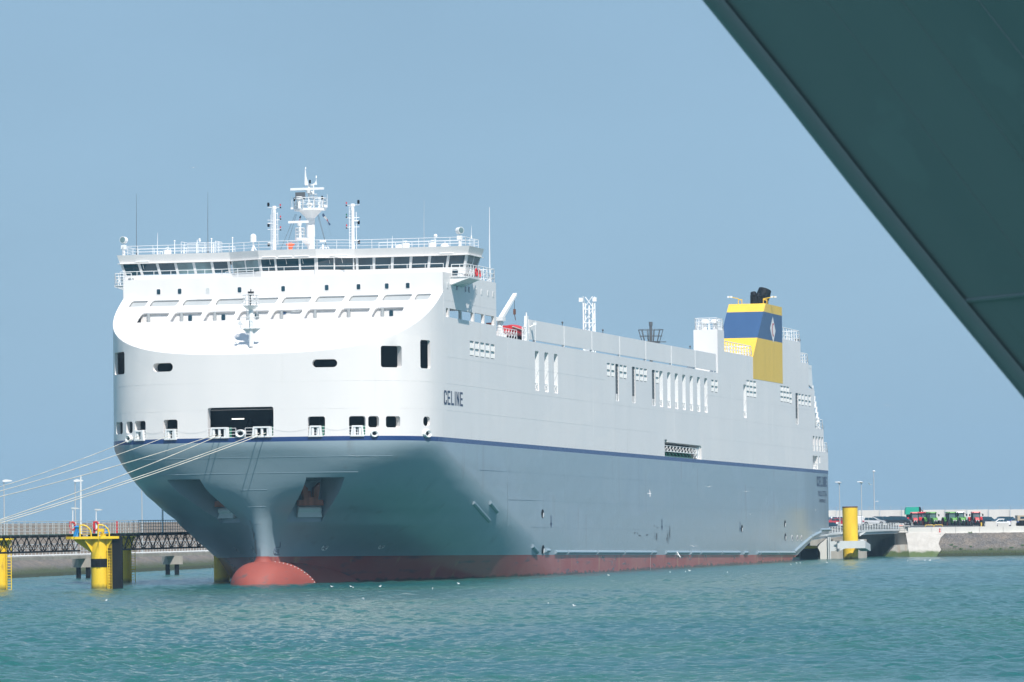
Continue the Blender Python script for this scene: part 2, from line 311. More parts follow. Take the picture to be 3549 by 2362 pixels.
    def build(s, name, mats, parent=None, smooth=False, ang=35, recalc=True):
        me = bpy.data.meshes.new(name); me.from_pydata(s.v, [], s.f)
        if not isinstance(mats, (list, tuple)): mats = [mats]
        for m in mats: me.materials.append(M[m] if isinstance(m, str) else m)
        if len(mats) > 1: me.polygons.foreach_set('material_index', s.m)
        if recalc:
            b = bmesh.new(); b.from_mesh(me); bmesh.ops.recalc_face_normals(b, faces=b.faces); b.to_mesh(me); b.free()
        if smooth:
            me.polygons.foreach_set('use_smooth', [True] * len(me.polygons)); me.set_sharp_from_angle(angle=math.radians(ang))
        me.update()
        o = bpy.data.objects.new(name, me); col.objects.link(o); o.parent = parent
        return o
def rrect(x0, x1, y0, y1, r, k=4):
    r = min(r, abs(x1 - x0) / 2.01, abs(y1 - y0) / 2.01); P = []
    for cx, cy, a in ((x1 - r, y1 - r, 0), (x0 + r, y1 - r, 90), (x0 + r, y0 + r, 180), (x1 - r, y0 + r, 270)):
        for j in range(k + 1):
            t = math.radians(a + 90 * j / k); P.append((cx + r * math.cos(t), cy + r * math.sin(t)))
    return P
def inpoly(x, y, P):
    c = False; n = len(P)
    for i in range(n):
        x1, y1 = P[i]; x2, y2 = P[i - 1]
        if (y1 > y) != (y2 > y) and x < (x2 - x1) * (y - y1) / (y2 - y1) + x1: c = not c
    return c
def holed_sheet(mb, outer, holes, f, step=None, depth=0.8, skip_tri=None, fin=None, rim=True):
    """triangulate outline minus holes in 2D, map with f(x,y,d) (d = depth behind the face); walls of each hole run back by depth"""
    V = []; Ed = []
    def loop(P):
        i = len(V); V.extend([Vector(p) for p in P]); n = len(P)
        Ed.extend([(i + k, i + (k + 1) % n) for k in range(n)])
    def dens(P, st):
        o = []
        for a, b in zip(P, P[1:] + P[:1]):
            L = math.hypot(b[0] - a[0], b[1] - a[1]); k = max(1, int(L / st)) if st else 1
            for j in range(k): o.append((a[0] + (b[0] - a[0]) * j / k, a[1] + (b[1] - a[1]) * j / k))
        return o
    loop(dens(outer, step)); HL = []
    for h in holes: hd = dens(h, step); HL.append(hd); loop(hd)
    if step:
        xs = [p[0] for p in outer]; ys = [p[1] for p in outer]
        x = min(xs) + step / 2
        while x < max(xs):
            y = min(ys) + step
            while y < max(ys):
                if inpoly(x, y, outer) and not any(inpoly(x, y, h) for h in holes): V.append(Vector((x, y)))
                y += step * 2.5
            x += step
    r = delaunay_2d_cdt(V, Ed, [], 0, 1e-5)
    i0 = mb.pts([f(p[0], p[1], 0) for p in r[0]])
    for t in r[2]:
        cx = sum(r[0][k][0] for k in t) / 3; cy = sum(r[0][k][1] for k in t) / 3
        if inpoly(cx, cy, outer) and not any(inpoly(cx, cy, h) for h in holes): mb.face([i0 + k for k in t])
    if rim:
        for k, h in enumerate(HL):
            d = depth[k] if isinstance(depth, (list, tuple)) else depth
            if d <= 0: continue
            n = len(h); a = mb.pts([f(p[0], p[1], 0) for p in h]); b = mb.pts([f(p[0], p[1], d) for p in h])
            for j in range(n): mb.face((a + j, a + (j + 1) % n, b + (j + 1) % n, b + j))
def rails(mb, path, h=1.05, n=3, sp=1.5, r=.025, braces=False, inn=(0, 0, 0)):
    for a, b in zip(path[:-1], path[1:]):
        a = Vector(a); b = Vector(b); L = (b - a).length; k = max(1, round(L / sp))
        for j in range(n):
            z = Vector((0, 0, h * (j + 1) / n)); mb.cyl(a + z, b + z, r * (1.25 if j == n - 1 else .8), None, 5, False)
        for j in range(k + 1):
            p = a.lerp(b, j / k); mb.cyl(p, p + Vector((0, 0, h)), r * 1.2, None, 5, False)
            if braces: mb.cyl(p + Vector(inn), p + Vector((0, 0, h * .8)), r * 1.2, None, 5, False)
# ================================================================ THE SHIP
SX, SY, SPHI, STRIM = -24.09679, 524.61202, .25026, .00985
ct, st_ = math.cos(STRIM), math.sin(STRIM)
EU = Vector((-math.sin(SPHI) * ct, -math.cos(SPHI) * ct, st_)); EV = Vector((math.cos(SPHI), -math.sin(SPHI), 0)); EW = Vector((math.sin(SPHI) * st_, math.cos(SPHI) * st_, ct))
ship = empty('cargo_ship', (0, 0, 0), 'huge white and grey vehicle carrier moored with its red bulb bow towards the viewer', 'ship')
sm = Matrix((EU, -EV, EW)).transposed().to_4x4(); sm.translation = Vector((SX, SY, 0)); ship.matrix_world = sm
def S2W(u, v, w): return Vector((SX, SY, 0)) + EU * u + EV * v + EW * w
def SH(): return MB(True)
def part(mb, name, mats, smooth=False, parent=None, label=None, ang=35, recalc=True):
    o = mb.build(name, mats, parent or ship, smooth, ang, recalc)
    if label: o['label'] = label
    return o
B = 17.5
Uw = [(-3, -60), (0, -50), (2.7, -44), (4.2, -40), (6.2, -32), (8.4, -24), (9.6, -19), (11, -13), (12.8, -6), (14.48, -1), (15, -1)]
Sw = [(-3, 8), (0, 8.0), (2.7, 8.2), (6.6, 9.2), (9.5, 10.5), (12.5, 11.6), (14.48, 12.3), (15, 12.3)]
Pw = [(0, 1.8), (2.7, 1.9), (5.5, 1.95), (8.5, 2.2), (10, 2.4), (14.48, 3), (15, 3)]
Qw = [(0, .84), (1, .81), (2.7, .72), (4, .62), (5.5, .53), (7, .44), (8.5, .305), (10, .25), (11.5, .24), (13, .26), (14.48, .3333), (15, .3333)]
Mw = [(0, .077), (2.7, .095), (4.2, .136), (5.5, .30), (7, 1.1), (8.5, 3.5), (10, 9), (12, 17), (14, 60), (14.48, 400), (15, 400)]
Xw = [(0, 1.6), (4.5, 1.6), (5.5, 1.45), (7, 1.1), (8.5, .75), (10, .5), (12, .4), (15, .4)]
def I(t, w):
    x = [a for a, _ in t]; y = [b for _, b in t]; w = min(max(w, x[0]), x[-1])
    # smooth monotone interpolation
    for i in range(len(x) - 1):
        if w <= x[i + 1]:
            h = x[i + 1] - x[i]; k = (w - x[i]) / h; d = (y[i + 1] - y[i]) / h
            dp = d if i == 0 else (y[i] - y[i - 1]) / (x[i] - x[i - 1]); dn = d if i + 2 >= len(x) else (y[i + 2] - y[i + 1]) / (x[i + 2] - x[i + 1])
            d0 = 2 * dp * d / (dp + d) if dp * d > 0 else 0.0; d1 = 2 * dn * d / (dn + d) if dn * d > 0 else 0.0
            return (2*k**3-3*k*k+1)*y[i] + (k**3-2*k*k+k)*h*d0 + (-2*k**3+3*k*k)*y[i+1] + (k**3-k*k)*h*d1
    return y[-1]
def hull_b(u, w):
    U = I(Uw, w); S = I(Sw, w); s = min(max((u - U) / (S - U), 0), 1)
    b = B * max(1 - s ** I(Pw, w), 0) ** I(Qw, w)
    if w >= 14.48: return b
    m = .7 * min(1, max(0, (S - u) / .35)) ** .5 + float(np.interp(w, [a for a, _ in Mw], [c for _, c in Mw])) * max(S - u, 0) ** float(np.interp(w, [a for a, _ in Xw], [c for _, c in Xw]))
    return (b ** -4 + m ** -4) ** -.25 if b > 1e-3 and m > 1e-3 else 0.0
def waterline(w, n=56):
    U = I(Uw, w); S = I(Sw, w)
    P = [(U + (S - U) * (1 - (1 - k / 600) ** 2.5)) for k in range(601)]
    Q = [(u, hull_b(u, w)) for u in P]; Q[-1] = (S, 0.0)
    L = [0.0]
    for a, b in zip(Q[:-1], Q[1:]): L.append(L[-1] + math.hypot(b[0] - a[0], b[1] - a[1]))
    out = []
    for k in range(n + 1):
        t = k / n; t = .5 * t + .5 * (1 - (1 - t) ** 2); x = t * L[-1]
        i = min(max(int(np.searchsorted(L, x)), 1), 600); f = (x - L[i - 1]) / max(L[i] - L[i - 1], 1e-9)
        out.append((Q[i - 1][0] + (Q[i][0] - Q[i - 1][0]) * f, Q[i - 1][1] + (Q[i][1] - Q[i - 1][1]) * f))
    return out
aft = [(-2.5, -165), (0, -177), (1.73, -186.5), (3.28, -190), (5.15, -199), (5.75, -205.5), (6.33, -212.5), (15, -212.5)]
def aft_u(w): return float(np.interp(w, [a for a, _ in aft], [b for _, b in aft]))
# ---- hull
mb = SH(); rows = []
ws = [-2.5, -1.2, 0, .9, 1.73, 2.4, 2.768, 3.28, 3.8, 4.4, 5.15, 5.75, 6.33, 6.9, 7.5, 8.1, 8.7, 9.3, 9.9, 10.5, 11.1, 11.7, 12.3, 12.9, 13.5, 14.0, 14.479, 14.95]
for w in ws:
    h = waterline(w); ua = aft_u(w); c = 2.6 if w < 6.3 else .25
    L = [(ua, 0.0), (ua, 7.0), (ua, B - c * 1.2), (ua + c * .4, B - c * .4), (ua + c, B)]
    for k in range(1, 9): L.append((ua + c + (h[0][0] - ua - c) * k / 9, B))
    L += h; rows.append(mb.pts([(u, v, w) for u, v in L] + [(u, -v, w) for u, v in L[::-1][1:-1]])); nc = 2 * len(L) - 2
for a, b in zip(rows[:-1], rows[1:]):
    for k in range(nc): mb.face((a + k, a + (k + 1) % nc, b + (k + 1) % nc, b + k))
mb.face([rows[0] + k for k in range(nc)]); mb.face([rows[-1] + k for k in range(nc)])
hull = part(mb, 'hull', ['hull'], True, ang=40)
# anchor recesses cut out of the flare
for sg in (1, -1):
    cb = SH(); q = [(6.5, 2.0), (4.1, 5.2), (13.0, 12.0), (13.3, 8.6)]
    q = [(6.75, 2.1), (4.35, 5.4), (12.35, 11.4), (14.2, 8.8)]
    cb.prism([(a, b * sg) for a, b in q], 6.35, 10.8, lambda p, t: (p[0], p[1], t))
    co = cb.build('cutter', 'hull', ship)
    md = hull.modifiers.new('b', 'BOOLEAN'); md.operation = 'DIFFERENCE'; md.object = co; md.solver = 'EXACT'
    bpy.context.view_layer.update()
    dg = bpy.context.evaluated_depsgraph_get(); me = bpy.data.meshes.new_from_object(hull.evaluated_get(dg)); hull.modifiers.clear(); hull.data = me
    cm = co.data; bpy.data.objects.remove(co); bpy.data.meshes.remove(cm)
hull.data.name = 'hull'
hull.data.set_sharp_from_angle(angle=math.radians(40))
# anchors in their recesses
def anchor(sg):
    # wall frame: origin on inner wall, t = along wall (aft), n = outward
    o = Vector((5.25, 4.2 * sg, 0)); t = Vector((-2.4, 3.3 * sg, 0)).normalized(); n = Vector((3.3, 2.4 * sg, 0)).normalized()
    def P(a, z, d): return o + t * a + n * d + Vector((0, 0, z))
    m = SH()
    m.prism([(-1.35, 8.0), (1.35, 8.0), (1.3, 8.55), (.75, 8.6), (.95, 9.6), (.98, 10.35), (.35, 9.75), (.3, 8.85), (-.3, 8.85), (-.35, 9.75), (-.98, 10.35), (-.95, 9.6), (-.75, 8.6), (-1.3, 8.55)], .35, 1.05, lambda p, d: P(p[0], p[1], d))
    m.cyl(P(0, 8.3, .5), P(0, 9.5, .35), .26, .22, 10)
    a = part(m, 'anchor', ['anchor'])
    m = SH(); m.cyl(P(-1.25, 7.6, .35), P(1.25, 7.6, .35), .34, None, 14); m.prism([(-1.25, 7.45), (1.25, 7.45), (1.35, 6.8), (-1.35, 6.8)], .05, .5, lambda p, d: P(p[0], p[1], d + (7.4 - p[1]) * .25))
    part(m, 'anchor_bolster', ['lgrey'])
    m = SH()
    pth = [P(x, z, .12) for x, z in rrect(-1.6, 1.6, 7.3, 10.5, .5)]; pth.append(pth[0]); m.tube(pth, .05, 5); part(m, 'recess_frame', ['hull'])
anchor(1); anchor(-1)
# ---- bulb
mb = SH(); R = []
for k in range(19):
    t = k / 18; u = 11.6 - 19.6 * t ** 1.7
    x = (11.6 - u)
    hw = 3.35 * min(1, (x / 3.2)) ** .45 * (1 + .055 * max(0, x - 3)) if x > 0 else 0.02
    hw = max(hw, .02); top = -.75 + 2.95 * min(1, max(x, 0) / 2.6) ** .5 + .02 * x
    top = max(top, -.70); cz = -.75
    R.append(mb.pts([(u, hw * math.copysign(abs(math.cos(a)) ** .85, math.cos(a)), cz + (top - cz) * math.copysign(abs(math.sin(a)) ** .9, math.sin(a))) for a in [2 * math.pi * j / 36 for j in range(36)]]))
for a, b in zip(R[:-1], R[1:]):
    for j in range(36): mb.face((a + j, a + (j + 1) % 36, b + (j + 1) % 36, b + j))
mb.face([R[0] + j for j in range(36)]); mb.face([R[-1] + j for j in range(36)])
part(mb, 'bulbous_bow', ['bulb'], True, ang=60)
# red web where the stem runs into the bulb
mb = SH(); R = []
for k in range(9):
    t = k / 8; w = 1.55 + 1.25 * t; wd = .72 + 1.7 * (1 - t) ** 2.4; u0 = 8.22 + .9 * (1 - t) ** 2
    R.append(mb.pts([(u0 - (1 - math.cos(a)) * wd * 1.0, wd * math.sin(a), w) for a in [math.radians(x) for x in range(-90, 91, 15)]]))
for a, b in zip(R[:-1], R[1:]):
    for j in range(12): mb.face((a + j, a + j + 1, b + j + 1, b + j))
part(mb, 'stem_fairing', ['bulb'], True, ang=60, recalc=False)

# ---- topside plating round the bow, cut by the sloping screen
tab = []
for k in range(801):
    a = -math.pi / 2 + math.pi * k / 800
    v = B * math.copysign(abs(math.sin(a)) ** (2 / 3), a) if k not in (0, 800) else math.copysign(B, a)
    u = -1 + 13.3 * max(1 - (abs(v) / B) ** 3, 0) ** (1 / 3); tab.append((u, v))
sl = [0.0]
for a, b in zip(tab[:-1], tab[1:]): sl.append(sl[-1] + math.hypot(b[0] - a[0], b[1] - a[1]))
STOT = sl[-1]; su = [a for a, _ in tab]; sv = [b for _, b in tab]
def bow(s, w, d=0.0, out=0.0):
    u = float(np.interp(s, sl, su)); v = float(np.interp(s, sl, sv)); e = .15
    du = float(np.interp(s + e, sl, su) - np.interp(s - e, sl, su)); dv = float(np.interp(s + e, sl, sv) - np.interp(s - e, sl, sv)); L = math.hypot(du, dv) or 1
    nx, ny = dv / L, -du / L
    k = out - d
    return (u + nx * k, v + ny * k, w)
def v2s(v): return float(np.interp(v, sv, sl))
ss = [STOT * k / 90 for k in range(91)]
outer = [(STOT, 14.95), (0, 14.95)][::-1] + [(s, 30.1 - .54 * max(0, float(np.interp(s, sl, su)))) for s in ss[::-1]]
bow_holes = [(-15.81, -14.62, 15.64, 16.89), (-14.07, -13.16, 15.68, 16.88), (-12.87, -11.46, 15.0, 16.90), (-9.30, -7.68, 15.0, 16.94), (-4.33, 2.73, 15.0, 18.06), (6.32, 8.08, 15.0, 16.98), (10.46, 12.03, 15.0, 16.97),
             (12.29, 13.27, 15.81, 16.96), (13.88, 15.09, 15.80, 16.96), (16.75, 17.12, 16.0, 16.97),
             (-16.05, -14.26, 21.83, 24.14), (-10.51, -8.17, 21.89, 22.78), (6.83, 9.36, 21.98, 22.80), (13.49, 15.26, 21.94, 24.15), (16.61, 17.16, 21.92, 24.84)]
HL = []; DP = []
for v0, v1, w0, w1 in bow_holes:
    r = .42 if (w1 - w0) < 1 else .25
    HL.append(rrect(v2s(v0), v2s(v1), w0, w1, r)); DP.append(.3 if abs(v0) > 16 else (.45 if v0 < -13 else .8))
mb = SH(); holed_sheet(mb, outer, HL, lambda s, w, d: bow(s, w, d), 1.1, DP)
part(mb, 'bow_plating', ['topside'], True, ang=30)
# rubbing lip along the top edge of the bow plating
mb = SH(); mb.tube([bow(s, 30.1 - .54 * max(0, float(np.interp(s, sl, su))) + .02, .05) for s in ss[2:-2]], .045, 5); part(mb, 'screen_edge_moulding', ['white'])
# interior of the mooring deck
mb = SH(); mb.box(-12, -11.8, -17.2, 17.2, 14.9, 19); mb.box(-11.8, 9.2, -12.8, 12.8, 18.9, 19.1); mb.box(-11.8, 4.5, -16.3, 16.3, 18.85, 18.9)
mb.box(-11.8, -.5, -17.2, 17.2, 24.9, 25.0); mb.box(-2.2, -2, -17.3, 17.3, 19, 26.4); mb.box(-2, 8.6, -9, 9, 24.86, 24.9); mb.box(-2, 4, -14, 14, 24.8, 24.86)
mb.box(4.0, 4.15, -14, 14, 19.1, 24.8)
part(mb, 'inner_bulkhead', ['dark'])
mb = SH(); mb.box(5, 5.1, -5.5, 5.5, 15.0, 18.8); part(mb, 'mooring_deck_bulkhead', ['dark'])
mb = SH(); mb.bar((8.2, -3.0, 17.0), (8.2, -1.7, 17.0), .1); part(mb, 'tube_lamp', ['tube'])
mb = SH()   # winch drum with heaped rope, dim inside the opening
mb.cyl((7.6, -1.2, 15.7), (7.6, 1.2, 15.7), .95, None, 20); mb.cyl((7.6, -1.3, 15.7), (7.6, -1.1, 15.7), 1.3, None, 20); mb.cyl((7.6, 1.1, 15.7), (7.6, 1.3, 15.7), 1.3, None, 20)
mb.box(7.2, 8.0, -2.6, -1.4, 14.95, 15.9); part(mb, 'mooring_winch', ['black'])
for v_, r_b, h_b in ((-1.6, .22, 15.6), (1.0, .22, 15.6), (2.5, .3, 15.9)): mb = SH(); mb.cyl((9.6, v_, 14.95), (9.6, v_, h_b), r_b, None, 12); part(mb, 'bollard', ['greenp'])
# ---- fairleads, chocks and rails in the bow openings
def fairlead(v0, v1, w0, w1, rollers):
    s0, s1 = v2s(v0), v2s(v1); W = s1 - s0; m = SH(); tp = .12 * W / max(1, len(rollers))
    o = [(s0, w0), (s1, w0), (s1 - .16, w1), (s0 + .16, w1)]; i_ = [(s0 + .24, w0 + .16), (s1 - .24, w0 + .16), (s1 - .3, w1 - .16), (s0 + .3, w1 - .16)]
    n = 4
    for d0, d1 in ((.22, -.45),):
        A = [m.pts([bow(s, w, 0, d0) for s, w in P]) for P in (o, i_)]; C = [m.pts([bow(s, w, 0, d1) for s, w in P]) for P in (o, i_)]
        for k in range(n):
            k2 = (k + 1) % n; m.face((A[0] + k, A[0] + k2, A[1] + k2, A[1] + k)); m.face((C[0] + k, C[1] + k, C[1] + k2, C[0] + k2))
            m.face((A[0] + k, C[0] + k, C[0] + k2, A[0] + k2)); m.face((A[1] + k, A[1] + k2, C[1] + k2, C[1] + k))
    f = part(m, 'roller_fairlead', ['fit'])
    for q in rollers:
        r = SH(); s = s0 + W * q; r.cyl(bow(s, w0 + .1, 0, .02), bow(s, w1 - .12, 0, .02), .15, None, 12); part(r, 'roller', ['fit'], True, f)
    r = SH(); r.cyl(bow(s1 + .05, w0, .35), bow(s1 + .05, w1, .35), .13, None, 10); part(r, 'roller_bracket', ['greenp'], False, f)
    return f
for a in [(-12.80, -11.56, 14.84, 15.92, (.3, .72)), (-9.12, -7.76, 14.85, 15.97, (.3, .72)), (-4.09, -2.03, 14.91, 16.04, (.2, .5, .8)), (.45, 2.56, 14.94, 16.05, (.2, .5, .8)), (6.40, 7.82, 14.91, 16.04, (.3, .7)), (10.58, 11.88, 14.90, 16.02, (.3, .7))]: fairlead(*a)
def chock(v0, v1, w0, w1):
    s0, s1 = v2s(v0), v2s(v1); cs, cw = (s0 + s1) / 2, (w0 + w1) / 2; m = SH(); rx, rz = (s1 - s0) / 2, (w1 - w0) / 2; rings = []
    for sc_, dd in ((1.0, -.3), (1.0, .16), (.86, .27), (.66, .24), (.52, .08), (.48, -.4)):
        rings.append(m.pts([bow(cs + rx * sc_ * math.cos(a), cw + rz * sc_ * math.sin(a), 0, dd) for a in [2 * math.pi * k / 22 for k in range(22)]]))
    for a, b in zip(rings[:-1], rings[1:]):
        for k in range(22): m.face((a + k, a + (k + 1) % 22, b + (k + 1) % 22, b + k))
    i = m.pts([bow(cs + rx * .5 * math.cos(a), cw + rz * .5 * math.sin(a), 0, -.1) for a in [2 * math.pi * k / 22 for k in range(22)]]); 
    f = part(m, 'mooring_chock', ['fit'], True); h = SH(); h.poly([bow(cs + rx * .5 * math.cos(a), cw + rz * .45 * math.sin(a), 0, .03) for a in [2 * math.pi * k / 22 for k in range(22)]])
    part(h, 'chock_hole', ['black'], False, f)
for a in [(-14.01, -13.20, 14.69, 15.49), (-1.34, -.26, 14.94, 15.77), (12.46, 13.19, 14.80, 15.53), (16.70, 17.12, 14.79, 15.62)]: chock(*a)
def bow_rail(v0, v1, w0, h=.95):
    m = SH(); s0, s1 = v2s(v0), v2s(v1); k = max(1, round((s1 - s0) / .8))
    for j in range(k + 1):
        s = s0 + (s1 - s0) * j / k; m.cyl(bow(s, w0, .02), bow(s, w0 + h, .02), .03, None, 5)
    for z in (.33, .66, 1.0): m.tube([bow(s0 + (s1 - s0) * j / 4, w0 + h * z, .02) for j in range(5)], .028, 5)
    part(m, 'railing', ['fit'])
for a, b in ((-12.87, -11.46), (-9.3, -7.68), (-4.33, -4.0), (-2.1, -1.3), (-.3, .5), (2.5, 2.73), (6.32, 8.08), (10.46, 12.03)): bow_rail(a, b, 14.97)
for a, b in ((-11.4, -9.35), (-7.6, -4.4), (2.8, 6.3), (8.1, 10.4)):   # thin slack lines slung between the openings
    m = SH(); s0, s1 = v2s(a), v2s(b); m.tube([bow(s0 + (s1 - s0) * k / 12, 15.75 - .07 * (s1 - s0) * math.sin(math.pi * k / 12), 0, .05) for k in range(13)], .008, 4)
    part(m, 'slack_line', ['galv'])

# ---- sloping white screen in front of the house
def scr(v, x, d=0.0):  # x = w measured on the plane
    return ((30.1 - x) / .54 - d * .475, v, x - d * .88)
wmin = 30.1 - .54 * 12.3
outer = [(bow(s, 0)[1], 30.1 - .54 * max(0, bow(s, 0)[0])) for s in ss[1:-1]]
outer = [(-B, 30.1)] + [p for p in outer if p[1] < 30.09] + [(B, 30.1)]
holes = []
cells = [(-16.4, -14.55)] + [(-14.12 + 3.63 * k, -11.1 + 3.63 * k) for k in range(8)] + [(14.75, 16.35)]
for a, b in cells:
    r = rrect(a, b, 29.19, 29.9, .16, 2); holes.append(r)
for k in range(8):
    a = -14.4 + 3.64 * k; holes.append(rrect(a, a + 3.1, 27.33, 28.43, .2, 2))
mb = SH(); holed_sheet(mb, outer, holes, lambda v, x, d: scr(v, x, d), None, .15)
part(mb, 'sloping_screen', ['white'])
mb = SH(); mb.box(-.6, 6.3, -15, 15, 26.45, 26.6); part(mb, 'screen_deck', ['white'])
mb = SH()
for k in range(8):
    a = -14.4 + 3.64 * k
    mb.cyl(scr(a + .1, 27.5, .2), scr(a + 3.0, 27.5, .2), .03, None, 5)
part(mb, 'screen_handrail', ['fit'])
for a, b in cells:
    mb = SH(); q = [scr(a - .1, 29.1, .6), scr(b + .1, 29.1, .6), scr(b + .1, 30.0, .16), scr(a - .1, 30.0, .16)]; mb.hexa(q + [(p[0] - .05, p[1], p[2] - .05) for p in q]); part(mb, 'shade_tone_panel', ['panelgrey'])  # panel added behind each upper opening, its shade put into the grey
mb = SH(); mb.box(2.75, 2.85, -14.6, 14.4, 26.6, 28.5); part(mb, 'sun_catching_wall', ['white'])  # wall added close behind the lower openings so the sun brightens them
for k in range(8):   # doors, lockers and lamps seen through the openings
    a = -14.4 + 3.64 * k + .5
    if k in (1, 2, 3, 7):
        mb = SH(); mb.prism(rrect(a + .9, a + 1.3, 27.5, 28.1, .1, 3), .0, .06, lambda p, t: (t + 2.86, p[0], p[1])); part(mb, 'deck_window', ['glass'])
    mb = SH(); mb.box(2.86, 3.1, a + .1, a + .35, 26.9, 28.35); part(mb, 'wall_stiffener', ['panelgrey'])
mb = SH(); mb.prism([(.35 * math.cos(t) + 1.9, .14 * math.sin(t) + 28.25) for t in [k * math.pi / 8 for k in range(16)]], 2.87, 2.9, lambda p, t: (t, p[0] - .9, p[1] - .15)); part(mb, 'oval_plate', ['blue'])
mb = SH(); mb.bar((2.95, 1.9, 28.25), (2.95, 2.9, 28.25), .1); part(mb, 'deck_light', ['lgrey'])

# ---- house front and top
mb = SH(); mb.prism([(0, 26.5), (0, 32.13), (-.25, 32.13), (-.25, 26.5)], -B + .02, B - .02, lambda p, t: (p[0], t, p[1])); part(mb, 'house_front', ['white'])
for v, g in [(-13.56, 0), (-11.23, 0), (-8.13, 1), (-4.63, 0), (.15, 0), (4.9, 0), (8.36, 0), (11.42, 0), (13.69, 0)]:
    mb = SH(); P = rrect(v - .25, v + .25, 30.8 - .33, 30.8 + .33, .12, 3); Q = rrect(v - .2, v + .2, 30.8 - .28, 30.8 + .28, .1, 3)
    mb.prism(P, -.02, .03, lambda p, t: (t, p[0], p[1])); f = part(mb, 'porthole', ['white'])
    mb = SH(); mb.prism(Q, .0, .035, lambda p, t: (t, p[0], p[1])); part(mb, 'pane', ['lgrey' if g else 'glass'], False, f)
mb = SH(); mb.box(-21.85, -.2, -B + .05, B - .05, 32.0, 32.12); mb.box(-21.8, -.2, -B + .15, B - .15, 29.2, 29.3); part(mb, 'house_deck', ['galv'])
mb = SH(); mb.box(-21.85, -21.7, -B + .05, B - .3, 29.2, 32.12); mb.box(-12.2, -1.2, -13.5, 13.8, 26.45, 29.25); part(mb, 'house_inner_wall', ['conc'])
mb = SH()
for u in (-3.5, -6, -9, -11.5): mb.box(u - .12, u + .12, 13.8, 14.1, 26.45, 29.2)
for u in (-14, -19): mb.cyl((u, 10, 26.45), (u, 10, 29.2), .15, None, 8)
part(mb, 'deck_pillar', ['lgrey'])

# ---- starboard side plating as one long holed sheet
prof = [(-1, 14.95), (-1, 30.1), (0, 30.1), (0, 32.13), (-21.85, 32.13), (-21.85, 26.42), (-136.6, 26.42), (-136.6, 32.1), (-140.7, 32.1), (-140.7, 29.4), (-159.3, 29.4), (-159.3, 26.44), (-179.6, 26.44), (-179.6, 32.7),
        (-192.7, 32.7), (-192.7, 29.9), (-198.5, 29.9), (-198.5, 26.42), (-202.5, 26.42), (-202.6, 20.8), (-209.2, 20.8), (-209.2, 17.55), (-212.4, 17.55), (-212.45, 14.95)]
O_ = [(-.49, -1.91, 27.51, 28.43), (-2.44, -7.12, 27.51, 28.45), (-7.50, -12.13, 27.51, 28.45), (-12.62, -16.50, 27.49, 28.47), (-16.96, -20.90, 27.49, 28.46)]
slots = [(-38.79, -40.62), (-43.16, -45.02), (-47.60, -49.40)] + [(-101.86 - 4.36 * k, -103.72 - 4.36 * k) for k in range(7)] + [(-152.75, -154.63)]
dslots = [(-78.0, -79.72), (-86.76, -88.48), (-97.63, -99.4), (-188.56, -190.54)]
vents2 = [-10.58, -12.78, -14.99, -17.18, -19.38, -73.66, -75.95, -80.27, -82.35, -88.94, -91.13, -93.28, -99.81, -132.41, -134.69, -184.34, -190.85, -193.14, -195.64, -198.30]
vents3 = [-154.84, -157.10, -159.40, -177.9, -180.05, -182.2]
stern_o = [(-201.01, -202.30, 17.58, 19.69), (-203.21, -204.51, 17.58, 19.71), (-205.43, -206.74, 17.58, 19.70), (-207.59, -208.7, 17.59, 19.69), (-200.73, -204.46, 15.0, 16.90), (-205.61, -206.31, 15.92, 16.92)]
big = (-104.29, -125.77, 14.96, 16.77)
H = []; D_ = []
for a, b, w0, w1 in O_: H.append(rrect(b, a, w0, w1, .12, 2)); D_.append(.3)
for a, b in slots: H.append(rrect(b, a, 21.02, 25.48, .3, 2)); D_.append(1.0)
for a, b in dslots: H.append(rrect(b, a, 21.04, 25.46, .3, 2)); D_.append(.12)
for a in vents2: H.append([(a - 1.62, 23.82), (a, 23.82), (a, 25.42), (a - 1.62, 25.42)]); D_.append(.15)
for a in vents3: H.append([(a - 1.85, 23.91), (a, 23.91), (a, 26.14), (a - 1.85, 26.14)]); D_.append(.15)
for a, b, w0, w1 in stern_o: H.append(rrect(b, a, w0, w1, .15, 2)); D_.append(.8)
H.append([(big[1], big[2]), (big[0], big[2]), (big[0], 17.05), (big[0] - 1.6, 17.05), (big[0] - 1.6, 16.75), (big[1] + .3, 16.72), (big[1], 16.5)]); D_.append(1.6)
mb = SH(); holed_sheet(mb, prof, H, lambda u, w, d: (u, B - d, w), None, D_)
part(mb, 'side_plating', ['topside'], label='starboard side plating', recalc=False)
# slot linings: white bulkhead facing forward, behind each slot a dim trunk
for a, b in slots:
    mb = SH(); mb.box(b - .3, a + .3, B - 1.08, B - 1.0, 20.7, 25.8); mb.box(b - .02, b + .06, B - 1.0, B - .01, 21.04, 25.46); f = part(mb, 'air_slot', ['fit'])
    mb = SH(); rails(mb, [(b + .1, B - .12, 21.03), (a - .1, B - .12, 21.03)], .85, 2, 1.7, .035); mb.cyl((b + .2, B - .12, 21.03), (a - .6, B - .12, 21.85), .035, None, 5); part(mb, 'railing', ['fit'], False, f)
for a, b in dslots:
    mb = SH(); mb.box(b - .1, a + .1, B - .2, B - .11, 21, 25.5); f = part(mb, 'dark_air_slot', ['dkgrey'])
    mb = SH()
    for k in range(9):
        for du in (.25, 1.4): mb.box(b + du, b + du + .12, B - .11, B - .06, 21.3 + k * .46, 21.36 + k * .46)
    part(mb, 'bolt', ['galv'], False, f)
    mb = SH(); mb.box(b + .1, b + .3, B - .11, B - .04, 21.05, 21.9); mb.box(a - .9, a - .65, B - .11, B - .04, 21.05, 21.9); part(mb, 'railing', ['fit'], False, f)
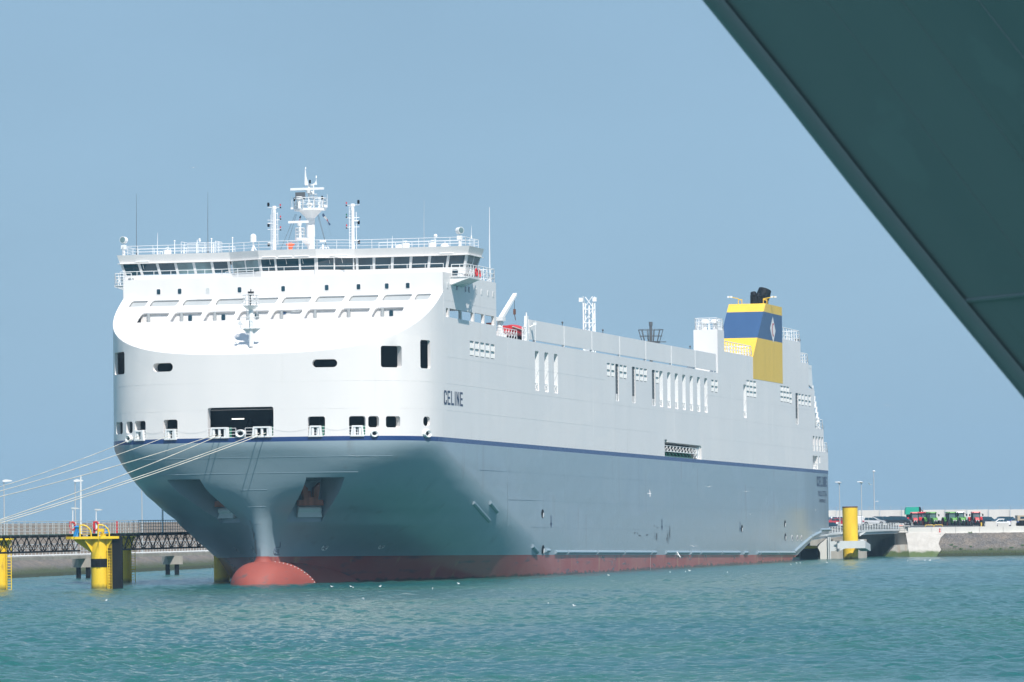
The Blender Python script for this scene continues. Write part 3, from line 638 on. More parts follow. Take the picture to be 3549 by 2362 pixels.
def vent(a, n, w0, w1, wd):
    mb = SH(); mb.box(a - wd, a, B - .2, B - .13, w0, w1); f = part(mb, 'vent_louvre', ['galv']); h = (w1 - w0 - .1) / n
    for k in range(n):
        q = SH(); z = w0 + .05 + h * k; q.hexa([(a - wd + .08, B + .03, z + .03), (a - .08, B + .03, z + .03), (a - .08, B - .16, z + .03), (a - wd + .08, B - .16, z + .03), (a - wd + .08, B - .12, z + h - .03), (a - .08, B - .12, z + h - .03), (a - .08, B - .16, z + h - .03), (a - wd + .08, B - .16, z + h - .03)]); part(q, 'louvre_panel', ['louvre'], False, f)
for a in vents2: vent(a, 2, 23.82, 25.42, 1.62)
for a in vents3: vent(a, 3, 23.91, 26.14, 1.85)
# port side plating (plain) and decks
mb = SH(); hp = [rrect(b, a, w0, w1, .12, 2) for a, b, w0, w1 in O_]; holed_sheet(mb, prof, hp, lambda u, w, d: (u, -B + d, w), None, .3); part(mb, 'port_side_plating', ['topside'], recalc=False)
mb = SH(); mb.box(-198.4, -21.9, -B + .05, B - .05, 26.2, 26.38); mb.box(-202.5, -12, -B + .1, B - 1.2, 19.6, 19.8); mb.box(-212.3, -202.4, -B + .05, B - .05, 17.4, 17.5); mb.box(-209.1, -202.4, -B + .05, B - .05, 20.6, 20.75); mb.box(-202.5, -202.2, -B + .05, B - .05, 19.6, 26.4)
mb.box(-212.4, -212.2, -B + .1, B - .1, 14.95, 17.5); part(mb, 'weather_deck', ['galv'])
for u in (-1.2, -5.56, -9.1, -13.2, -15.4, -18.1, -20.35):
    pass
for u in (-1.8, -13.55, -15.73, -18.46, -20.65):
    mb = SH(); mb.prism(rrect(u - .29, u + .29, 30.5, 31.12, .12, 3), B - .03, B + .03, lambda p, t: (p[0], t, p[1])); f = part(mb, 'side_porthole', ['white']); mb = SH(); mb.prism(rrect(u - .2, u + .2, 30.58, 31.04, .1, 3), B + .0, B + .035, lambda p, t: (p[0], t, p[1])); part(mb, 'pane', ['lgrey'], False, f)
for u in (-5.5, -9.0, -10.45):
    mb = SH(); mb.prism(rrect(u - .24, u + .24, 30.5, 31.12, .12, 3), B - .03, B + .03, lambda p, t: (p[0], t, p[1])); part(mb, 'side_window', ['glass'])
# weld seams and rubbing strakes: proud lines on the plate
mb = SH()
def hl(w, a, b): mb.box(b, a, B - .01, B + .010, w - .012, w + .012)
def vl(u, a, b): mb.box(u - .05, u + .05, B - .01, B + .005, a, b)
hl(29.25, -.1, -21.8); hl(23.38, -1, -73); hl(23.38, -126, -202); hl(20.6, -1, -202); hl(17.8, -1, -101); hl(17.8, -127, -212)
mbl = mb; mb = SH()
for w in (11.82, 8.82, 5.84): hl(w, -14 if w > 10 else (-26 if w > 8 else -36), -212 if w > 6.2 else -204)
for u in (-26, -52, -78, -109, -140, -168): vl(u, 5.9, 14.4)
part(mb, 'weld_seam', ['hull']); mb = mbl
vl(-26.6, 17.8, 26.4); vl(-.12, 26.46, 30.0); vl(-66.5, 14.96, 26.4); vl(-110, 17.3, 21); vl(-145, 14.95, 26); vl(-172, 14.95, 26.4); vl(-103.4, 15, 18.3); vl(-126.6, 15, 18.1)
part(mb, 'weld_seam', ['topside'])
mb = SH()
for w in (6.2, 7.9, 9.6, 11.3, 12.9):
    P = waterline(w, 90); lim = {6.2: 88, 7.9: 86, 9.6: 84, 11.3: 50, 12.9: 34}[w]
    if w in (7.9, 9.6): P = P[lim:]
    elif w == 6.2: P = P[lim:]
    else: P = P[lim:]
    mb = SH(); mb.tube([(u, v, w) for u, v in P] + [(u, -v, w) for u, v in P[::-1][1:]], .022, 4); part(mb, 'bow_weld_seam', ['hull'])
mb = SH()
for w in (17.8, 20.6): mb = SH(); mb.tube([bow(s, w, 0, .0) for s in ss[3:-3]], .007, 4); part(mb, 'topside_seam', ['topside'])
# ---- side fenders (half round rubbing pieces above the waterline)
def fender(path, name='rubbing_fender', r=.24):
    mb = SH(); R = []
    for (u, v, w) in path:
        R.append(mb.pts([(u, v - .06 + (r + .1) * math.cos(a), w + .23 * math.sin(a)) for a in [math.radians(x) for x in range(-90, 91, 30)]]))
    for a, b in zip(R[:-1], R[1:]):
        for k in range(6): mb.face((a + k, a + k + 1, b + k + 1, b + k))
        mb.face((a + 6, a, b, b + 6))
    mb.face([R[0] + k for k in range(7)]); mb.face([R[-1] + k for k in range(7)])
    return part(mb, name, ['hull'])
for a, b in [(-46.90, -52.43), (-52.69, -66.94), (-67.17, -80.93), (-81.21, -95.46), (-95.76, -98.43), (-103.80, -109.25), (-109.57, -117.26), (-118.31, -123.71), (-124.04, -136.92), (-137.20, -148.63), (-151.16, -153.91), (-159.99, -161.85), (-162.16, -174.59), (-174.77, -185.92)]:
    fender([(a - .1, B, 3.07), (b + .1, B, 3.07)])
fender([(-186.1, B, 3.2), (-192.5, B, 4.3), (-198.3, B, 5.25)]); fender([(-198.9, B, 5.35), (-205.5, B, 6.0)]); fender([(-205.6, B, 6.35), (-212.8, B, 6.42)])
mb = SH(); mb.prism([(-186.1, 3.1), (-198.7, 5.15), (-205.6, 5.95), (-205.6, 6.3), (-212.6, 6.35), (-212.6, 5.85), (-205.4, 5.5), (-199, 4.8), (-186.3, 2.4)], B - .3, B + .02, lambda p, t: (p[0], t, p[1])); part(mb, 'stern_knuckle', ['hull'])
fender([(-13.44, hull_b(-13.44, 8.3) - .05, 8.32), (-20.35, hull_b(-20.35, 6.44) - .05, 6.44)], 'diagonal_fender'); fender([(-18.7, hull_b(-18.7, 8.37), 8.37), (-21.76, hull_b(-21.8, 7.43), 7.43)], 'diagonal_fender'); fender([(-36.98, hull_b(-37, 3.74), 3.74), (-39.3, hull_b(-39.3, 3.08), 3.08)], 'diagonal_fender')
fender([(-42.4, B, 3.25), (-44.2, B, 3.25)])
# ---- lettering: condensed strokes
GL = {'C': ([[(1, .8), (1, .9), (.85, 1), (.15, 1), (0, .88), (0, .12), (.15, 0), (.85, 0), (1, .1), (1, .2)]]), 'E': [[(1, 1), (0, 1), (0, 0), (1, 0)], [(0, .5), (.85, .5)]], 'L': [[(0, 1), (0, 0), (1, 0)]], 'I': [[(.5, 1), (.5, 0)]],
      'N': [[(0, 0), (0, 1), (1, 0), (1, 1)]], 'V': [[(0, 1), (.5, 0), (1, 1)]], 'A': [[(0, 0), (.5, 1), (1, 0)], [(.2, .3), (.8, .3)]], 'T': [[(0, 1), (1, 1)], [(.5, 1), (.5, 0)]], 'M': [[(0, 0), (0, 1), (.5, .4), (1, 1), (1, 0)]],
      'O': [[(0, .15), (.15, 0), (.85, 0), (1, .15), (1, .85), (.85, 1), (.15, 1), (0, .85), (0, .15)]], '9': [[(0, 0), (1, 0), (1, 1), (0, 1), (0, .5), (1, .5)]], '7': [[(0, 1), (1, 1), (.4, 0)]], '8': [[(0, 0), (1, 0), (1, 1), (0, 1), (0, 0)], [(0, .5), (1, .5)]],
      '2': [[(0, 1), (1, 1), (1, .5), (0, .5), (0, 0), (1, 0)]], '3': [[(0, 1), (1, 1), (1, 0), (0, 0)], [(.2, .5), (1, .5)]], '5': [[(1, 1), (0, 1), (0, .55), (1, .55), (1, 0), (0, 0)]], '0': [[(0, 0), (1, 0), (1, 1), (0, 1), (0, 0)]]}
def letters(txt, u0, u1, w0, w1, tu, tw, name, gap=.28, v=B + .012, mapf=None):
    """u runs aft; tu, tw = stroke widths along and up"""
    mb = SH(); wt = [(.35 if c == 'I' else 1) for c in txt]; cell = abs(u1 - u0) / (sum(wt) + gap * (len(txt) - 1)); x = 0
    for c, q in zip(txt, wt):
        if c != ' ':
            for pl in GL[c]:
                P = [(x + p[0] * (cell * q - tu) + tu / 2, w0 + tw / 2 + p[1] * (w1 - w0 - tw)) for p in pl]
                for k, (a, b) in enumerate(zip(P[:-1], P[1:])):
                    dx, dy = b[0] - a[0], b[1] - a[1]
                    ex, ey = dx / tu, dy / tw; L = math.hypot(ex, ey) or 1; ex /= L; ey /= L
                    ox, oy = -ey * tu / 2, ex * tw / 2; fx, fy = ex * tu / 2, ey * tw / 2
                    q4 = [(a[0] - fx + ox, a[1] - fy + oy), (b[0] + fx + ox, b[1] + fy + oy), (b[0] + fx - ox, b[1] + fy - oy), (a[0] - fx - ox, a[1] - fy - oy)]
                    vv = v + .0008 * k
                    mb.poly([(u0 - p[0], vv, p[1]) if mapf is None else mapf(p[0], p[1], .0015 * k) for p in q4])
        x += cell * (q + gap)
    return part(mb, name, ['text'], recalc=False)
sB = v2s(17.49)
letters('CELINE', .2, -7.4, 18.36, 19.83, .34, .22, 'name_lettering', mapf=lambda x, y, e: ((.2 - x, B + .012 + e, y) if .2 - x < -1 else (.2 - x, hull_b(.2 - x, 14.6) + .015 + e, y)))
letters('CELINE', -203.6, -211.3, 12.56, 13.99, .45, .24, 'stern_name_lettering'); letters('VALLETTA', -204.5, -210.8, 11.18, 11.94, .20, .13, 'home_port_lettering'); letters('IMO9789233', -205.4, -209.85, 10.3, 10.74, .12, .08, 'registry_lettering')
# ---- hull marks: thruster crosses, arrows, freeing ports, scuffs
def hullpt(u, w, sg=1, out=.02):
    b = hull_b(u, w); e = .2; du = (hull_b(u + e, w) - hull_b(u - e, w)) / (2 * e); dw = (hull_b(u, w + e) - hull_b(u, w - e)) / (2 * e)
    n = Vector((-du, 1, -dw)).normalized(); p = Vector((u, b, w)) + n * out; return Vector((p.x, p.y * sg, p.z)), Vector((n.x, n.y * sg, n.z))
def thruster(u, w, sg, r=.32):
    p, n = hullpt(u, w, sg, .02); t = n.cross(Vector((0, 0, 1))).normalized(); k = t.cross(n).normalized()
    def q(rr, a, o): return p + (t * math.cos(a) + k * math.sin(a)) * rr + n * o
    mb = SH(); mb.poly([q(r, a, .0) for a in [2 * math.pi * j / 20 for j in range(20)]]); f = part(mb, 'thruster_mark', ['fit'])
    mb = SH()
    for j in range(4):
        a = math.pi / 4 + j * math.pi / 2 + .4; mb.poly([q(.04, a - .8, .012), q(r * .8, a - .38, .012), q(r * .8, a + .38, .012), q(.04, a + .8, .012)])
    part(mb, 'cross', ['text'], False, f)
for u, w, sg in ((-.18, 3.68, 1), (-6.4, 3.74, 1), (-2.96, 3.57, -1), (2.6, 3.6, -1)): thruster(u, w, sg, .42)
for u in (-184.77, -188.63, -191.58):
    mb = SH(); mb.prism([(u + .45 * math.cos(a), 5.12 + .42 * math.sin(a)) for a in [k * math.pi / 8 for k in range(16)]], B, B + .02, lambda p, t: (p[0], t, p[1])); f = part(mb, 'thruster_mark', ['topside'])
    mb = SH(); mb.prism([(u + .3 * math.cos(a), 5.12 + .28 * math.sin(a)) for a in [k * math.pi / 4 for k in range(8)]], B, B + .03, lambda p, t: (p[0], t, p[1])); part(mb, 'cross', ['text'], False, f)
p, n = hullpt(7.6, 3.55, 1, .03)
mb = SH(); bl = [(1.15, .85), (1.35, .28), (.55, .28), (.3, .05), (.3, -.3), (.5, -.45), (1.5, -.45)]
bp = [hullpt(7.0 - (x) * .95, 3.45 + y, 1, .03)[0] for x, y in bl]; mb.tube(bp, .03, 4); part(mb, 'bulb_mark', ['text'])
mb = SH()
for ch, x0 in (('5', .75), ('0', 1.15)):
    for pl_ in GL[ch]: mb.tube([hullpt(7.15 - (x0 + .22 * a) * .95, 3.45 - .3 + .35 * b, 1, .03)[0] for a, b in pl_], .022, 4)
part(mb, 'draught_number', ['text'])
for u in (-45.4, -102.2, -149.4):
    mb = SH(); mb.poly([(u + .16, B + .014, 7.2), (u - .16, B + .014, 7.2), (u - .16, B + .014, 6.2), (u + .16, B + .014, 6.2)]); mb.poly([(u + .45, B + .016, 6.35), (u - .45, B + .016, 6.35), (u, B + .016, 5.75)]); part(mb, 'tug_arrow', ['text'], recalc=False)
for u, w in ((-41.55, 7.35), (-41.63, 3.35), (-150.6, 6.25), (-179.86, 7.05), (-179.95, 5.23)):
    mb = SH(); mb.prism([(u + .6 * math.cos(a), w + .5 * math.sin(a)) for a in [k * math.pi / 10 for k in range(20)]], B, B + .012, lambda p, t: (p[0], t, p[1])); f = part(mb, 'freeing_port', ['black'])
    mb = SH(); mb.prism([(u - .5, w - .25), (u - .05, w - .45), (u - .2, w + .1), (u - .55, w + .12)], B + .01, B + .025, lambda p, t: (p[0], t, p[1])); part(mb, 'port_flap', ['fit'], False, f)
mb = SH()
for (u, w, a, b) in [(-98.84, 6.22, 2.2, .2), (-105.3, 6.32, 2.6, .1), (-87.9, 5.33, 2.2, .18), (-90, 5.1, 1.2, .12), (-99.05, 4.95, 1.8, .4), (-105.6, 5.03, 2.6, .8), (-94, 5.2, 1, .15)]:
    for k in range(12 if b > .3 else 6):
        x = u + rng.uniform(-a, a) * .5; y = w + rng.uniform(-b, b) * .7; hh = rng.uniform(.2, 1) * b * (1 if b > .3 else .5); ww = rng.uniform(.06, .16) if b > .3 else rng.uniform(.2, .5); vv = B + .008 + k * .0012
        mb.poly([(x, vv, y - hh), (x + ww, vv, y - hh * .8), (x + ww * .8, vv, y + hh), (x - ww * .3, vv, y + hh * .7)])
part(mb, 'tyre_scuff', ['dkgrey'], recalc=False)
mb = SH()  # white dashes of the draught scales
for k in range(22): mb.poly([(-95.4, B + .012, 2.6 - k * .12), (-95.6, B + .012, 2.6 - k * .12), (-95.6, B + .012, 2.55 - k * .12), (-95.4, B + .012, 2.55 - k * .12)])
for k in range(16):
    t = k / 15; u = 7.2 - 4.2 * t
    a = math.radians(88 - 80 * t); x = 11.6 - u; hw = 3.35 * min(1, (x / 3.4)) ** .55 * (1 + .055 * max(0, x - 3)); top = -.75 + 2.95 * min(1, x / 2.6) ** .5 + .02 * x
    c = Vector((u, hw * math.cos(a) ** .85, -.75 + (top + .75) * math.sin(a) ** .9)); mb.box(c.x - .12, c.x + .03, c.y - .02, c.y + .05, c.z - .03, c.z + .04)
part(mb, 'draught_scale', ['fit'])
mb = SH()   # rust and chipped paint down the stem, under the port recess
for k in range(26):
    w = 3.0 + k * .17; s_ = I(Sw, w); hh = rng.uniform(.05, .16); d = rng.uniform(.05, .3)
    p, n = hullpt(s_ - .12 - d, w, -1, .02); mb.poly([p, p + Vector((.06, 0, hh)), p + Vector((-.12, -.1, hh * 2.0)), p + Vector((-.16, -.12, 0))])
part(mb, 'stem_rust', ['rust'], recalc=False)
# ---- rescue station in the side recess
mb = SH(); mb.box(-126.3, -104, B - 1.75, B - 1.6, 14.95, 17.2); part(mb, 'recess_wall', ['black'])
mb = SH(); rails(mb, [(-104.7, B - .2, 15.65), (-123.4, B - .2, 15.65)], .68, 1, 1.9, .035)
for k in range(10): mb.cyl((-104.9 - k * 1.87, B - .2, 15.65), (-106.6 - k * 1.87, B - .2, 16.3), .03, None, 5)
mb.box(-124.2, -104.6, B - .3, B - .15, 15.6, 15.68); mb.box(-125.4, -125.1, B - .5, B - .1, 15, 16.6); part(mb, 'gangway', ['fit'])
mb = SH()
for k in range(9): mb.bar((-106 - k * 2, B - .6, 15.2), (-104.8 - k * 2, B - .7, 15.8), .14)
mb.box(-123, -105, B - .9, B - .5, 14.96, 15.15); part(mb, 'hatch_gear', ['greenp'])
mb = SH(); mb.box(-124.6, -123.9, B - .7, B - .2, 15.1, 16.4); part(mb, 'locker', ['fit'])
for a, b, w0, w1 in stern_o:
    mb = SH(); mb.box(b - .1, a + .1, B - .85, B - .8, w0 - .1, w1 + .1); f = part(mb, 'stern_opening', ['lgrey']); mb = SH(); rails(mb, [(b + .1, B - .1, w0), (a - .1, B - .1, w0)], .8, 2, .7, .04); part(mb, 'railing', ['fit'], False, f)

# ---- long bulwark panels along the weather deck
pb = [-36.3, -39.12, -52.6, -66.2, -80.45, -94.45, -108.75, -122.76, -135.55]
for a, b in zip(pb[:-1], pb[1:]):
    mb = SH(); mb.box(b + .06, a - .06, B - .12, B + .0, 26.62, 28.84); part(mb, 'bulwark_panel', ['topside'])
for u in pb[1:]:
    mb = SH(); mb.box(u - .06, u + .06, B - .3, B + .03, 26.4, 28.84); part(mb, 'bulwark_post', ['fit'])
mb = SH(); mb.box(-36.3, -35.3, B - .6, B, 26.42, 27.3); mb.prism([(-35.1, 26.42), (-36.3, 26.42), (-36.25, 29.2), (-35.55, 29.2)], B - .35, B - .05, lambda p, t: (p[0], t, p[1])); mb.cyl((-35.9, B - .2, 29.2), (-35.9, B - .2, 29.6), .08, None, 6)
part(mb, 'end_post', ['fit'])
for u in (-52, -72, -96, -120):
    mb = SH(); mb.cyl((u, B - .05, 28.84), (u, B - .05, 29.1), .05, None, 6); mb.sphere((u, B - .05, 29.2), .13, 8); part(mb, 'deck_lamp', ['dkgrey'])
mb = SH(); mb.cyl((-36.6, B + .0, 28.0), (-36.9, B + .5, 28.3), .05, None, 6); mb.box(-37.3, -36.8, B + .35, B + .7, 28.2, 28.5); part(mb, 'floodlight', ['fit'])
# ---- vent casing, funnel, aft steps
mb = SH(); mb.box(-140.68, -136.6, 14.3, B - .01, 26.4, 32.1); part(mb, 'vent_casing', ['white'])
mb = SH(); rails(mb, [(-136.8, 14.5, 32.1), (-136.8, 17.35, 32.1), (-140.6, 17.35, 32.1), (-140.6, 14.5, 32.1), (-136.8, 14.5, 32.1)], 1.5, 3, 1.0, .04, True, (-.5, 0, 0)); part(mb, 'railing', ['fit'])
for v in (15.4, 16.7):
    mb = SH(); mb.cyl((-138.6, v, 32.1), (-138.6, v, 33.0), .25, None, 10); mb.lathe((-138.6, v, 33.0), [(.6, 0), (.62, .25), (.3, .5)], 12); part(mb, 'mushroom_vent', ['fit'], True)
fprof = [(-159.3, 26.44), (-159.3, 29.4), (-162.45, 32.1), (-166.82, 35.85), (-168.3, 37.03), (-179.6, 37.03), (-179.6, 26.44)]
def fun(lo, hi):   # slice of the funnel between two heights
    def x(w): return float(np.interp(w, [26.44, 29.4, 32.1, 35.85, 37.03], [-159.3, -159.3, -162.45, -166.82, -168.3]))
    q = [(x(lo), lo)] + ([(x(29.4), 29.4)] if lo < 29.4 < hi else []) + [(x(hi), hi), (-179.6, hi), (-179.6, lo)]
    m = SH(); m.prism(q, 12.4, B + .02, lambda p, t: (p[0], t, p[1])); return m
funnel = part(fun(26.44, 32.1), 'funnel', ['yellow'], label='yellow base of the funnel'); part(fun(32.1, 35.85), 'funnel_band', ['blue'], label='blue funnel band'); part(fun(35.85, 37.03), 'funnel_top', ['yellow'])
mb = SH(); mb.poly([(-173.0, B + .04, 35.45), (-174.85, B + .04, 33.55), (-172.95 - .2, B + .04, 31.85), (-171.0, B + .04, 33.75)]); part(mb, 'funnel_diamond', ['topside'], recalc=False)
mb = SH(); cc = (-173.05, 33.65)
arc = [(cc[0] - .62 * math.cos(math.radians(a)), cc[1] + .92 * math.sin(math.radians(a))) for a in range(55, 306, 14)]; arc2 = [(cc[0] - .05 + .37 * math.cos(0) * 0 - .33 * math.cos(math.radians(a)), cc[1] + .66 * math.sin(math.radians(a))) for a in range(55, 306, 14)]
for k in range(len(arc) - 1): mb.poly([(arc[k][0], B + .06, arc[k][1]), (arc[k + 1][0], B + .06, arc[k + 1][1]), (arc2[k + 1][0], B + .06, arc2[k + 1][1]), (arc2[k][0], B + .06, arc2[k][1])])
for k in (0, -1): x, y = arc[k]; mb.poly([(x - .12, B + .061, y - .12), (x + .22, B + .061, y - .12), (x + .22, B + .061, y + .12), (x - .12, B + .061, y + .12)])
part(mb, 'funnel_letter_c', ['redc'], recalc=False)
for (u, v, r, h, b) in [(-174.6, 14.6, .5, 1.5, .4), (-175.6, 15.6, .48, 1.4, .35), (-176.6, 14.9, .46, 1.4, .4), (-176.6, 15.3, .9, 1.1, 1.4), (-175.2, 15.1, .42, 1.3, .35)]:
    mb = SH(); mb.cyl((u, v, 37.0), (u, v, 37.0 + h), r, None, 18, True)
    if b > 1: mb.lathe((u, v, 37 + h - .2), [(r, 0), (r * 1.08, .7), (r * 1.0, 1.6), (r * .6, 1.7)], 20, (-.35, .25, 1))
    else: mb.cyl((u, v, 37 + h - .1), (u - .2, v - .1, 37 + h + b), r * .95, r * .8, 18, True)
    part(mb, 'exhaust_pipe', ['black'], True)
for (u, v, dv, du) in [(-168.9, 13.6, -1.3, 0), (-170.8, 16.7, 1.5, -.6)]:
    mb = SH(); mb.cyl((u, v, 37), (u, v, 37.8), .06, None, 6); mb.bar((u, v, 37.8), (u + du, v + dv, 38.1), .11); mb.cyl((u, v + .5, 37), (u, v + .5, 37.7), .06, None, 6); mb.bar((u, v, 37.7), (u, v + .5, 37.6), .14); f = part(mb, 'light_boom', ['yellow'])
    for k in (.75, 1.05): m = SH(); c = Vector((u + du * k, v + dv * k, 38.05)); m.box(c.x - .15, c.x + .15, c.y - .14, c.y + .14, c.z - .12, c.z + .12); part(m, 'floodlight', ['fit'], False, f)
mb = SH(); mb.box(-192.65, -179.65, 8, B - .01, 26.4, 32.68); mb.box(-198.45, -192.65, 6, B - .01, 26.4, 29.88); mb.box(-159.25, -140.7, 12.5, B - .01, 26.4, 29.38); part(mb, 'aft_casing', ['topside'])
for pth in ([(-141, 17.3, 29.4), (-159, 17.3, 29.4)], [(-159, 17.3, 29.4), (-159.2, 12.6, 29.4)], [(-179.7, 17.35, 32.7), (-192.5, 17.35, 32.7), (-192.5, 14, 32.7)], [(-192.8, 17.35, 29.9), (-198.3, 17.35, 29.9), (-198.3, 14, 29.9)], [(-202.8, 17.35, 20.8), (-209, 17.35, 20.8), (-209, 14, 20.8)], [(-209.3, 17.35, 17.55), (-212.2, 17.35, 17.55), (-212.2, 14, 17.55)]):
    mb = SH(); rails(mb, pth, 1.6 if pth[0][2] > 30 else 1.4, 3, 1.8, .045, True, (-.7, 0, 0)); part(mb, 'railing', ['fit'])
mb = SH(); mb.cyl((-194, 16.8, 29.9), (-194, 16.8, 33.2), .06, None, 6); mb.cyl((-193.4, 16.8, 31), (-194, 16.8, 32.2), .04, None, 5); mb.box(-195, -193, 16.5, 17.1, 33.0, 33.2); mb.box(-194.3, -193.7, 16.6, 17, 32.2, 32.5); part(mb, 'aft_light_post', ['dkgrey'])
mb = SH(); mb.prism([(-198.9, 26.9), (-201.8, 26.45), (-200.9, 29.7), (-198.7, 29.7)], B - .25, B - .05, lambda p, t: (p[0], t, p[1])); mb.box(-201.0, -198.5, B - .3, B - .02, 29.3, 29.75); part(mb, 'ramp_head', ['fit'])
mb = SH(); mb.prism([(-202.7, 26.2), (-203.4, 26.2), (-211.4, 17.4), (-209.4, 17.4), (-202.7, 22)], 9, B - .6, lambda p, t: (p[0], t, p[1])); ramp = part(mb, 'stern_ramp', ['lgrey'])
for k in range(13):
    t = k / 12; u = -203.3 - 8.0 * t; w = 26.3 - 8.9 * t; mb = SH(); mb.bar((u - .2, B - .45, w - .25), (u - .5, B - .45, w + .65), .22, .3); part(mb, 'ramp_flap', ['fit'], False, ramp)
# ---- aft deck masts: lattice light tower and black basket mast
mb = SH(); tu, tv = -104.6, 8.0
legs = [(tu + a, tv + b) for a, b in ((.55, -.6), (.55, .6), (-.55, .6), (-.55, -.6))]
for x, y in legs: mb.cyl((x, y, 26.4), (x, y, 34.2), .10, None, 6)
for k in range(5):
    z = 26.6 + k * 1.7
    for i in range(4):
        a, b = legs[i], legs[(i + 1) % 4]; mb.cyl((*a, z), (*b, z), .06, None, 5); mb.cyl((*a, z), (*b, z + 1.6), .055, None, 5)
mb.cyl((tu, tv, 26.4), (tu, tv, 34.0), .12, None, 6); tower = part(mb, 'lattice_light_tower', ['fit'])
for b in (-.6, .6):
    m = SH(); m.box(tu + .4, tu + .75, tv + b * 1.45 - .24, tv + b * 1.45 + .24, 34.35, 34.85); m.cyl((tu + .5, tv + b, 34.0), (tu + .5, tv + b * 1.4, 34.5), .06, None, 5); part(m, 'floodlight', ['fit'], False, tower)
mb = SH(); bu, bv = -117.2, 13.0
mb.cyl((bu, bv, 26.4), (bu, bv, 31.8), .2, .18, 12); mb.cyl((bu, bv, 31.8), (bu, bv, 32.3), .24, .24, 12)
for z, r in ((31.3, 1.6), (30.5, 1.45), (29.8, 1.15)):
    mb.tube([(bu + r * math.cos(a), bv + r * math.sin(a), z) for a in [2 * math.pi * k / 16 for k in range(17)]], .035, 5)
for k in range(12):
    a = 2 * math.pi * k / 12; mb.cyl((bu + 1.15 * math.cos(a), bv + 1.15 * math.sin(a), 29.8), (bu + 1.6 * math.cos(a), bv + 1.6 * math.sin(a), 31.3), .045, None, 5)
mb.cyl((bu, bv, 29.6), (bu, bv, 29.8), 1.15, 1.15, 14); mb.box(bu - .15, bu + .15, bv - 1.95, bv + 1.95, 29.68, 29.78)
part(mb, 'basket_mast', ['dkgrey'])
# ---- bridge
FP = [(-18.75, -4.3), (-6.75, -4.3), (-3.03, -2.5), (3.03, -2.5), (6.75, -4.3), (18.75, -4.3)]   # (v, u) along the front
lay = [(32.12, 0), (32.86, .05), (34.06, .38), (34.16, .42), (35.02, .66)]
ENDV = 18.75
loopP = FP + [(ENDV, -9.0), (-ENDV, -9.0)]
def offs(P, d):
    o = []
    n = len(P)
    for i in range(n):
        a, b, c = Vector(P[i - 1]), Vector(P[i]), Vector(P[(i + 1) % n]); d1 = (b - a).normalized(); d2 = (c - b).normalized()
        n1 = Vector((-d1.y, d1.x)); n2 = Vector((-d2.y, d2.x)); m = (n1 + n2).normalized(); o.append(b + m * d / max(m.dot(n1), .4))
    return o
def ring(mb, w, d): return mb.pts([(p[1], p[0], w) for p in offs(loopP, d)])
def belt(i, j, name, mats):
    mb = SH(); a = ring(mb, *lay[i]); b = ring(mb, *lay[j]); n = len(loopP)
    for k in range(n): mb.face((a + k, a + (k + 1) % n, b + (k + 1) % n, b + k))
    if j == 4: mb.face([b + k for k in range(n)])
    return part(mb, name, mats, recalc=False)
belt(0, 1, 'bridge_wall', ['white']); belt(2, 4, 'bridge_fascia', ['white'])
mb = SH(); a = ring(mb, 34.08, .36); b = ring(mb, 34.08, .62); c = ring(mb, 34.14, .62); d = ring(mb, 34.14, .36)
for p, q in ((a, b), (b, c), (c, d)):
    for k in range(8): mb.face((p + k, p + (k + 1) % 8, q + (k + 1) % 8, q + k))
part(mb, 'bridge_eyebrow', ['white'])
mb = SH(); mb.box(-9.4, -4.4, -18.9, 18.9, 35.0, 35.06); mb.box(-16, -9.4, -8, 8, 32.12, 35.06); mb.box(-16, -4.4, -8.0, 8.0, 35.0, 35.07); part(mb, 'bridge_roof', ['white'])
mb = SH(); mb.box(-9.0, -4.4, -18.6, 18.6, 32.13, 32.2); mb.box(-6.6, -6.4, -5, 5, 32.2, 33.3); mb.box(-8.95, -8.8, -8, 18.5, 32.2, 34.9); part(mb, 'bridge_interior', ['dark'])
O0 = offs(loopP, .05); O1 = offs(loopP, .38)
def seg_window(i, t0, t1, mat):
    j = (i + 1) % 8; a0, a1, b0, b1 = O0[i], O0[j], O1[i], O1[j]
    def P(t, z, d=0.0):
        f = (z - 32.86) / 1.2; p = (a0.lerp(a1, t)).lerp(b0.lerp(b1, t), f); dr = (a1 - a0).normalized(); nn = Vector((-dr.y, dr.x)); p = p - nn * d
        return (p.y, p.x, z)
    L = (a1 - a0).length; e = .05 / L
    def xy(q, d): return P(q[0], q[1], d)
    r = .12
    P0 = [(t0 + (x / L), y) for x, y in rrect(0, (t1 - t0) * L, 32.93, 34.03, r, 3)]
    mb = SH(); mb.prism(P0, .03, .06, lambda q, t: xy(q, t)); w = part(mb, 'bridge_window', [mat])
    return P
def mull(i, t0, t1):
    j = (i + 1) % 8; L = (O0[j] - O0[i]).length; a0, a1, b0, b1 = O0[i], O0[j], O1[i], O1[j]
    mb = SH()
    def P(t, z, d): 
        f = (z - 32.86) / 1.2; p = (a0.lerp(a1, t)).lerp(b0.lerp(b1, t), f); dr = (a1 - a0).normalized(); p = p - Vector((-dr.y, dr.x)) * d; return (p.y, p.x, z)
    mb.hexa([P(t0, 32.85, 0), P(t1, 32.85, 0), P(t1, 32.85, .12), P(t0, 32.85, .12), P(t0, 34.07, 0), P(t1, 34.07, 0), P(t1, 34.07, .12), P(t0, 34.07, .12)])
    part(mb, 'window_post', ['white'])
wings = [6.98, 8.8, 10.78, 12.76, 14.74, 16.72, 18.62]
